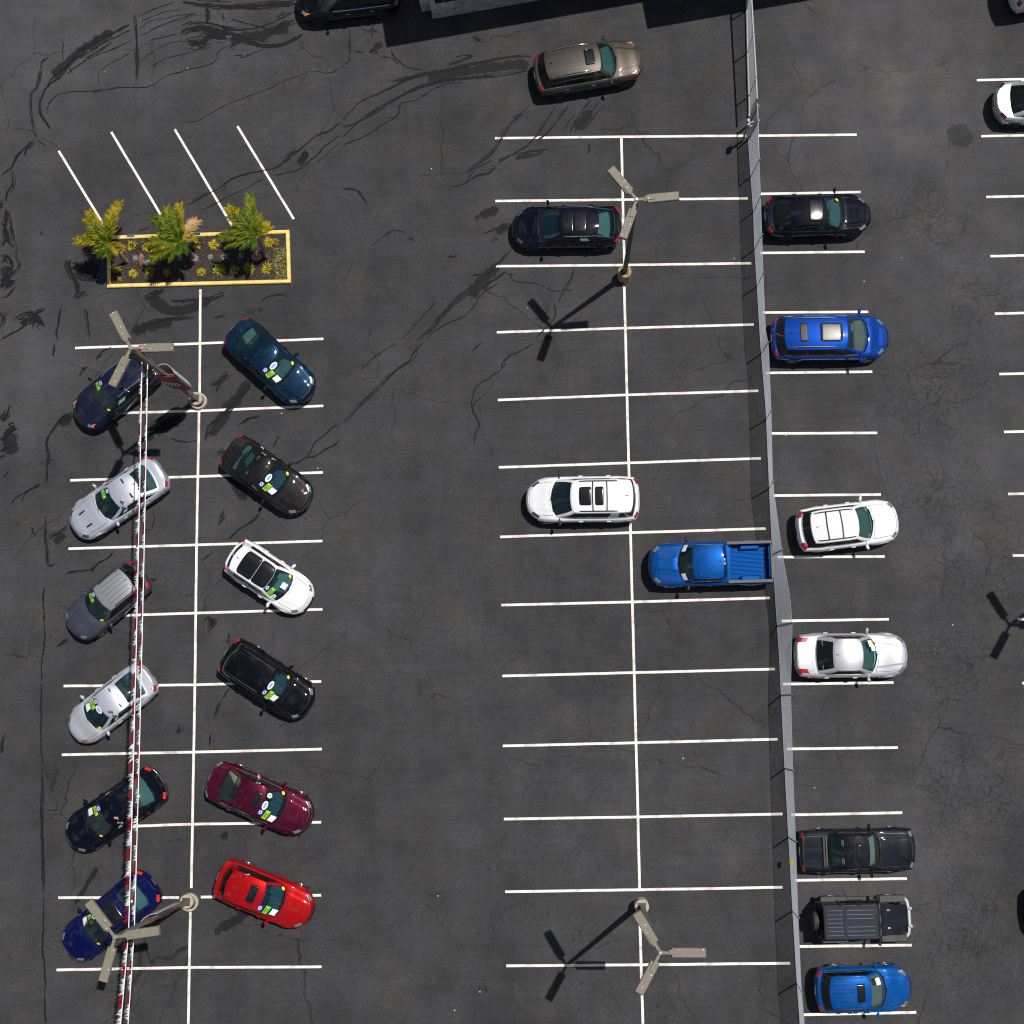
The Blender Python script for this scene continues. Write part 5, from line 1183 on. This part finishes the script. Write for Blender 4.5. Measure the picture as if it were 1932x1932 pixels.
# ------------------------------------------------------------------ planter island with palms
YEL = simple('kerb_yellow', (.86, .60, .18), .6, var=.2, scale=5); SOIL = simple('bark_mulch', (.035, .027, .023), .95, var=.6, scale=16)
co = [G(203.5, 544), G(549.7, 535), G(546.5, 435), G(203.3, 446.5)]
cc = sum(co, Vector()) / 4
pl = empty('planter_island', cc); tag(pl, 'long planter island with a yellow painted kerb and dark mulch', 'planter')
kw, kh = .165, .15
nrm = [(b - a).normalized() for a, b in zip(co, co[1:] + co[:1])]
inn = []
for i in range(4):
    d0, d1 = nrm[i - 1], nrm[i]; n0, n1 = Vector((-d0.y, d0.x, 0)), Vector((-d1.y, d1.x, 0)); inn.append(co[i] + (n0 + n1) / (1 + n0.dot(n1)) * kw)
def ring(ps, k, z): return [ps[i].lerp(cc, k) - cc + Vector((0, 0, z)) for i in range(4)]
for i in range(4):
    j = (i + 1) % 4; m = MB()
    segs = max(2, int((co[j] - co[i]).length / .4)); rows = []
    for k in range(segs + 1):
        t = k / segs; o = co[i].lerp(co[j], t) - cc; n = inn[i].lerp(inn[j], t) - cc
        wob = rnd.uniform(-.006, .006)
        rows.append([o, o + Vector((0, 0, kh * .75)), o.lerp(n, .22) + Vector((0, 0, kh + wob)), o.lerp(n, .8) + Vector((0, 0, kh + wob)), n + Vector((0, 0, kh * .8)), n + Vector((0, 0, .02))])
    m.grid(rows); m.build('kerb', YEL, pl, 40)
sm = MB(); nx_, ny_ = 70, 20; rows = []
for a in range(nx_ + 1):
    r = []
    for b_ in range(ny_ + 1):
        p = inn[0].lerp(inn[1], a / nx_).lerp(inn[3].lerp(inn[2], a / nx_), b_ / ny_) - cc
        r.append(p + Vector((0, 0, .085 + rnd.uniform(-.018, .022))))
    rows.append(r)
sm.grid(rows); sm.build('mulch_bed', SOIL, pl)
SZ = .09
def Pt(x, y, z=SZ): return G(x / 3, y / 3, z)          # detail tile of the planter
LEAF = [simple('palm_leaf_green', (.035, .085, .006), .65, spec=.15, var=.5, scale=5), simple('palm_leaf_yellow', (.28, .20, .006), .65, spec=.15, var=.5, scale=5), simple('palm_leaf_mid', (.13, .15, .006), .65, spec=.15, var=.5, scale=5), simple('palm_leaf_dry', (.42, .25, .10), .7, var=.4, scale=6)]
BARK = simple('palm_bark', (.19, .145, .12), .9, var=.5, scale=12)
def palm(base, crown, h, fronds, label):
    B0 = G(*base, SZ); Cr = G(*crown, h)
    e = empty('palm_tree', B0); tag(e, label, 'palm', 'young palms in the planter island')
    c = Cr - B0; t = MB(); t.tube([(0, 0, -.05), c * .15 + Vector((0, 0, 0)), c * .5 + Vector((.03, -.02, 0)), c * .85, c], [.10, .075, .05, .05, .06], 9)
    for k in range(9):
        q = c * (.1 + .09 * k); t.lathe([(.085 - .004 * k, -.02), (.095 - .004 * k, .02), (.07 - .003 * k, .03)], Matrix.Translation(q), 8)
    t.build('trunk', BARK, e, 50)
    for az, ln, el, mi in fronds:
        a = R(az); d = Vector((math.cos(a), math.sin(a), 0)); s = Vector((-d.y, d.x, 0)); n = 26
        spine = []; p = Vector(c); ang = R(el)
        for k in range(n + 1):
            spine.append(p.copy()); p = p + (d * math.cos(ang) + Vector((0, 0, 1)) * math.sin(ang)) * (ln / n / .86); ang -= R((el + 38) / n)
        mb = MB(); mb.tube(spine[:-1], [lerp(.016, .005, k / n) for k in range(n)], 4, 2)
        for k in range(2, n + 1):
            prof = min(1, k / 4) * (1 - .35 * max(0, (k / n - .55) / .45))
            q = spine[k]; tg_ = (spine[min(k + 1, n)] - spine[k - 1]).normalized(); upv = tg_.cross(s).normalized() * -1
            if upv.z < 0: upv = -upv
            for sg in (-1, 1):
                for dd in (0, .33, .66):
                    L_ = .45 * prof * rnd.uniform(.75, 1.1)
                    dr = (s * sg * rnd.uniform(.55, .95) + tg_ * rnd.uniform(.55, .95) + upv * rnd.uniform(.0, .55)).normalized()
                    wv_ = dr.cross(upv).normalized() * .017; o = q + tg_ * (dd * ln / n)
                    m_ = o + dr * L_ * .55 + upv * .02; tp = o + dr * L_ - Vector((0, 0, .05 * rnd.random()))
                    mi_ = mi if rnd.random() < .7 else rnd.choice((0, 1, 2))
                    if mi == 3: mi_ = 3
                    mb.add([o - wv_ * .6, o + wv_ * .6, m_ + wv_, m_ - wv_, tp], [(0, 1, 2, 3), (3, 2, 4)], mi_)
        mb.build('frond', LEAF, e, merge=0)
palm((240.5, 494.3), (207, 459.5), 2.3, ((124, 1.65, 28, 1), (134, 1.45, 38, 2), (80, 1.75, 30, 1), (88, 1.3, 42, 2), (173, 1.45, 18, 1), (165, 1.0, 30, 2), (148, .9, 55, 2), (110, .8, 60, 0), (215, .6, 20, 0), (255, .5, 20, 0), (320, .4, 30, 1)), 'leftmost palm on a thin bare trunk, leaning out over the planter kerb')
palm((368, 487), (342.4, 455.9), 2.3, ((141, 1.6, 28, 0), (115, 1.55, 36, 2), (96, 1.55, 30, 1), (180, 1.45, 25, 2), (208, 1.35, 16, 2), (228, .8, 15, 0), (105, 1.2, 48, 0), (128, 1.4, 42, 2), (155, 1.0, 50, 0), (192, 1.2, 28, 2), (275, .4, 20, 0), (28, .5, 25, 1), (58, 1.05, 18, 3)), 'middle palm of the planter, the fullest crown with one dry brown frond')
palm((503.4, 485.9), (484.2, 447.5), 2.5, ((134, 1.75, 30, 1), (101, 1.75, 34, 2), (178, 1.55, 22, 2), (190, 1.25, 14, 2), (120, 1.1, 50, 0), (88, .85, 45, 2), (44, .65, 30, 1), (236, .4, 15, 0), (142, 1.4, 40, 2), (128, 1.4, 44, 0), (165, 1.1, 38, 0), (205, .7, 20, 0)), 'right palm of the planter beside a round brown boulder')
def tuft(x, y, r, col, label, n=90, name='grass_tuft', grp='small grass tufts planted in the island', cat='plant', hh=.8):
    e = MB()
    for k in range(n):
        a = rnd.uniform(0, 2 * math.pi); el = rnd.uniform(.12, 1.35); L_ = 1.25 * r * rnd.uniform(.8, 1.15)
        d = Vector((math.cos(a) * math.cos(el), math.sin(a) * math.cos(el), math.sin(el) * hh)); s = Vector((-math.sin(a), math.cos(a), 0)) * r * .055
        p = Vector((rnd.uniform(-.2, .2) * r, rnd.uniform(-.2, .2) * r, 0)); mi = k % len(col)
        e.add([p - s, p + s, p + d * L_ * .6 + s * 1.2 + Vector((0, 0, .03)), p + d * L_ * .6 - s * 1.2 + Vector((0, 0, .03)), p + d * L_], [(0, 1, 2, 3), (3, 2, 4)], mi)
    o = e.build(name, col, merge=0); o.location = Pt(x, y); tag(o, label, cat, grp); return o
TY = [simple('tuft_yellow', (.60, .44, .006), .6, var=.3, scale=20), simple('tuft_lime', (.38, .36, .012), .6)]
TGn = [simple('tuft_green', (.16, .26, .012), .6, var=.3, scale=20), simple('tuft_lime', (.38, .36, .012), .6)]
TOl = [simple('tuft_olive', (.24, .22, .012), .6, var=.3, scale=20), simple('tuft_lime', (.38, .36, .012), .6)]
TOr = [simple('tuft_orange', (.50, .22, .02), .6), simple('tuft_olive', (.24, .22, .012), .6)]
TGr = [simple('succulent_grey', (.22, .26, .19), .7), simple('succulent_pale', (.30, .34, .24), .7)]
ordn = ('first', 'second', 'third', 'fourth', 'fifth', 'sixth', 'seventh', 'eighth', 'ninth')
for i, (x, y, r, cm) in enumerate(((755,1550,.20,TY),(848,1540,.24,TOl),(948,1545,.18,TOl),(1140,1543,.20,TY),(1240,1533,.28,TGn),(1328,1530,.21,TOl),(1413,1522,.26,TOl),(1512,1520,.24,TY))):
    tuft(x, y, r, cm, 'spiky %s tuft, %s from the left in the row along the lower kerb' % ({id(TY): 'yellow', id(TOl): 'olive yellow', id(TGn): 'green'}[id(cm)], ordn[i]))
for i, (x, y, r, cm, w_) in enumerate(((748,1392,.23,TY,'yellow tuft beside the left garden sign'),(828,1402,.18,TY,'yellow tuft under the middle palm near the upper kerb'),(1115,1392,.18,TY,'yellow tuft beside the right garden sign'),(1210,1387,.22,TY,'yellow tuft between the middle and right palms near the upper kerb'),(1522,1375,.22,TY,'bright yellow tuft in the upper right corner of the planter'),(1560,1370,.16,TOr,'small orange tuft at the right end of the planter'),(660,1525,.22,TOl,'loose leafy plant in the lower left corner of the planter'),(682,1582,.10,TOr,'tiny orange flower by the lower left corner of the planter'),(690,1410,.22,TOr,'orange brown tuft at the foot of the leftmost palm'))):
    tuft(x, y, r, cm, w_)
for i, (x, y, r, w_) in enumerate(((768,1462,.15,'left of the tall red rock'),(832,1488,.17,'right of the tall red rock'),(920,1466,.14,'under the middle palm'),(1020,1462,.13,'left of the grey stump'),(1190,1458,.14,'right of the grey stump'),(1273,1453,.17,'in the middle of the bare mulch'),(1365,1448,.15,'left of the round boulder'))):
    tuft(x, y, r, TGr, 'pale grey green succulent ' + w_, 50, 'succulent', 'pale succulents in the planter island', hh=.5)
def rock(x, y, dims, rz, m, label, seed):
    rr = random.Random(seed); bm = bmesh.new(); bmesh.ops.create_icosphere(bm, subdivisions=3, radius=1)
    ph = [(Vector((rr.uniform(-1, 1), rr.uniform(-1, 1), rr.uniform(-1, 1))).normalized(), rr.uniform(.55, .9)) for _ in range(9)]
    for v in bm.verts:
        n = v.co.normalized(); k = 1.0
        for d_, c_ in ph:
            t = n.dot(d_)
            if t > c_: k = min(k, c_ / t)
        v.co = Vector((n.x * k * dims[0], n.y * k * dims[1], n.z * k * dims[2]))
    me = bpy.data.meshes.new('boulder'); bm.to_mesh(me); bm.free(); me.materials.append(m); o = bpy.data.objects.new('boulder', me); COL.objects.link(o)
    o.location = Pt(x, y, SZ + dims[2] * .5); o.rotation_euler = (0, 0, rz); tag(o, label, 'rock')
rock(800, 1470, (.13, .32, .22), -.1, simple('red_rock', (.30, .155, .115), .85, var=.25, scale=6), 'tall flat reddish rock in the left half of the planter', 3)
rock(1453, 1452, (.26, .25, .22), .3, simple('brown_rock', (.26, .15, .12), .85, var=.35, scale=7), 'round brown boulder at the foot of the right palm', 5)
st = MB(); st.lathe([(.001, .17), (.06, .175), (.10, .16), (.15, .165), (.17, .15), (.19, .0)], Matrix(), 18); so_ = st.build('tree_stump', simple('stump_wood', (.22, .19, .19), .9, var=.35, scale=14), None, 50); so_.location = Pt(1102, 1465); tag(so_, 'grey sawn stump beside the middle palm', 'stump')
for (x0, y0, x1, y1, lb) in ((797, 1412, 740, 1345, 'small blue grey sign plate on a thin stake at the left of the planter'), (1152, 1392, 1112, 1334, 'small blue grey sign plate on a thin stake near the dry frond')):
    p0 = Pt(x0, y0); p1 = G(x1 / 3, y1 / 3, .95); e = empty('garden_sign', p0); tag(e, lb, 'sign', 'small signs staked in the planter')
    b = MB(); b.tube([(0, 0, 0), p1 - p0], .018, 6); b.build('stake', BLACKM, e)
    q = p1 - p0; b = MB(); b.add([q + Vector((-.17, .02, .0)), q + Vector((.17, .04, .0)), q + Vector((.17, .13, .10)), q + Vector((-.17, .11, .10)), q + Vector((-.17, .02, -.02)), q + Vector((.17, .04, -.02)), q + Vector((.17, .13, .08)), q + Vector((-.17, .11, .08))], [(0, 1, 2, 3), (7, 6, 5, 4), (0, 4, 5, 1), (1, 5, 6, 2), (2, 6, 7, 3), (3, 7, 4, 0)])
    b.build('sign_plate', simple('sign_blue_grey', (.16, .22, .32), .4), e)
gc = MB()
for k in range(900):
    x, y = rnd.uniform(1540, 1618), rnd.uniform(1400, 1580)
    if rnd.random() < .9 * max(0, (1575 - x) / 35) or rnd.random() < .6 * max(0, (1420 - y) / 30): continue
    p = Pt(x, y, SZ + rnd.uniform(.01, .12)); a = rnd.uniform(0, 6.28); r = rnd.uniform(.02, .05); dx = Vector((math.cos(a), math.sin(a), rnd.uniform(-.4, .6))) * r; dy = Vector((-math.sin(a), math.cos(a), rnd.uniform(-.3, .3))) * r * .5
    gc.add([p - dx, p + dy, p + dx, p - dy], [(0, 1, 2, 3)], rnd.choice((0, 0, 0, 0, 0, 0, 1, 1, 2)))
tag(gc.build('ground_cover', [simple('cover_olive', (.13, .14, .008), .7), simple('cover_rust', (.20, .13, .02), .7), simple('cover_pale', (.42, .34, .22), .7)], merge=0), kind='stuff')
mu = MB()
for k in range(1500):
    t, w_ = rnd.random(), rnd.random(); p = inn[0].lerp(inn[1], t).lerp(inn[3].lerp(inn[2], t), w_); a = rnd.uniform(0, 6.28); r = rnd.uniform(.015, .045)
    dx = Vector((math.cos(a), math.sin(a), rnd.uniform(-.5, .5))) * r; dy = Vector((-math.sin(a), math.cos(a), 0)) * r * .4; p = p + Vector((0, 0, .115))
    mu.add([p - dx - dy, p + dx - dy, p + dx + dy, p - dx + dy], [(0, 1, 2, 3)], rnd.choice((0, 0, 1)))
tag(mu.build('mulch_chips', [simple('chip_dark', (.045, .032, .026), .9), simple('chip_grey', (.12, .10, .09), .9)], merge=0), kind='stuff')

# ------------------------------------------------------------------ showroom at the top edge and its low stone planters
STONE = simple('stone_block', (.46, .40, .38), .85, var=.30, scale=4); WALLM = simple('render_wall', (.45, .44, .43), .8, var=.08); ROOFM = simple('flat_roof', (.30, .30, .31), .9, var=.15)
dx_ = (G(1019.7, 0) - G(816.5, 35.9)).normalized(); ny2 = Vector((-dx_.y, dx_.x, 0)); sh = Vector((SUN.x, SUN.y, 0)) / SUN.z
BH = 8.0
S1, S2 = G(729, 90) + sh * BH, G(1221, 55) + sh * BH
bd = empty('showroom_building', S1); tag(bd, 'showroom building just beyond the top edge whose shadow falls on the lot', 'building')
def prism(name, o, ln, dp, z0, z1, m, par, org):
    b = MB(); c = [o, o + dx_ * ln, o + dx_ * ln + ny2 * dp, o + ny2 * dp]
    b.add([p - org + Vector((0, 0, z0)) for p in c] + [p - org + Vector((0, 0, z1)) for p in c], [(3, 2, 1, 0), (4, 5, 6, 7), (0, 1, 5, 4), (1, 2, 6, 5), (2, 3, 7, 6), (3, 0, 4, 7)])
    return b.build(name, m, par)
ln1 = (S2 - S1).dot(dx_) + 1
prism('wall', S1, ln1, 18, 0, BH - .3, WALLM, bd, S1); prism('roof', S1 - dx_ * .0, ln1, 18.2, BH - .298, BH, ROOFM, bd, S1)
prism('wall', S2, 16, 16, 0, BH - .3, WALLM, bd, S1); prism('roof', S2, 16, 16, BH - .297, BH, ROOFM, bd, S1)
for k in range(5):
    wnd = prism('shop_window', S1 + dx_ * (.8 + 2.4 * k) - ny2 * .04, 2.1, .04, .4, 3.2, GLOSSBLACK, bd, S1)
def stone_planter(o, ln, dp, hh, label):
    e = empty('stone_planter', o); tag(e, label, 'planter', 'low stone planters along the showroom'); t = .24
    prism('planter_wall', o, ln, t, 0, hh, STONE, e, o); prism('planter_wall', o + ny2 * (dp - t), ln, t, 0, hh, STONE, e, o)
    prism('planter_wall', o + ny2 * t, t, dp - 2 * t, 0, hh, STONE, e, o); prism('planter_wall', o + ny2 * t + dx_ * (ln - t), t, dp - 2 * t, 0, hh, STONE, e, o)
    prism('soil', o + ny2 * t + dx_ * t, ln - 2 * t, dp - 2 * t, 0, hh - .25, SOIL, e, o)
o1 = G(816.5, 35.9); stone_planter(o1, 9.0, 1.1, .9, 'low stone planter wall at the top edge, the long one in shade')
o2 = G(795.4, 22.5); stone_planter(o2 , .55, 1.4, .8, 'low stone planter block at the top edge, the short one at its left end')
for k, (s_, lb) in enumerate(((1.1, 'dark leafy shrub in the left end of the long stone planter'), (3.9, 'yellow green shrub in the long stone planter at the top edge'))):
    p = o1 + dx_ * s_ + ny2 * .5
    o = tuft(0, 0, .45, TGn if k else [simple('shrub_dark', (.02, .035, .012), .7)], lb, 120, 'shrub', 'shrubs in the stone planters', hh=.9); o.location = p + Vector((0, 0, .62))
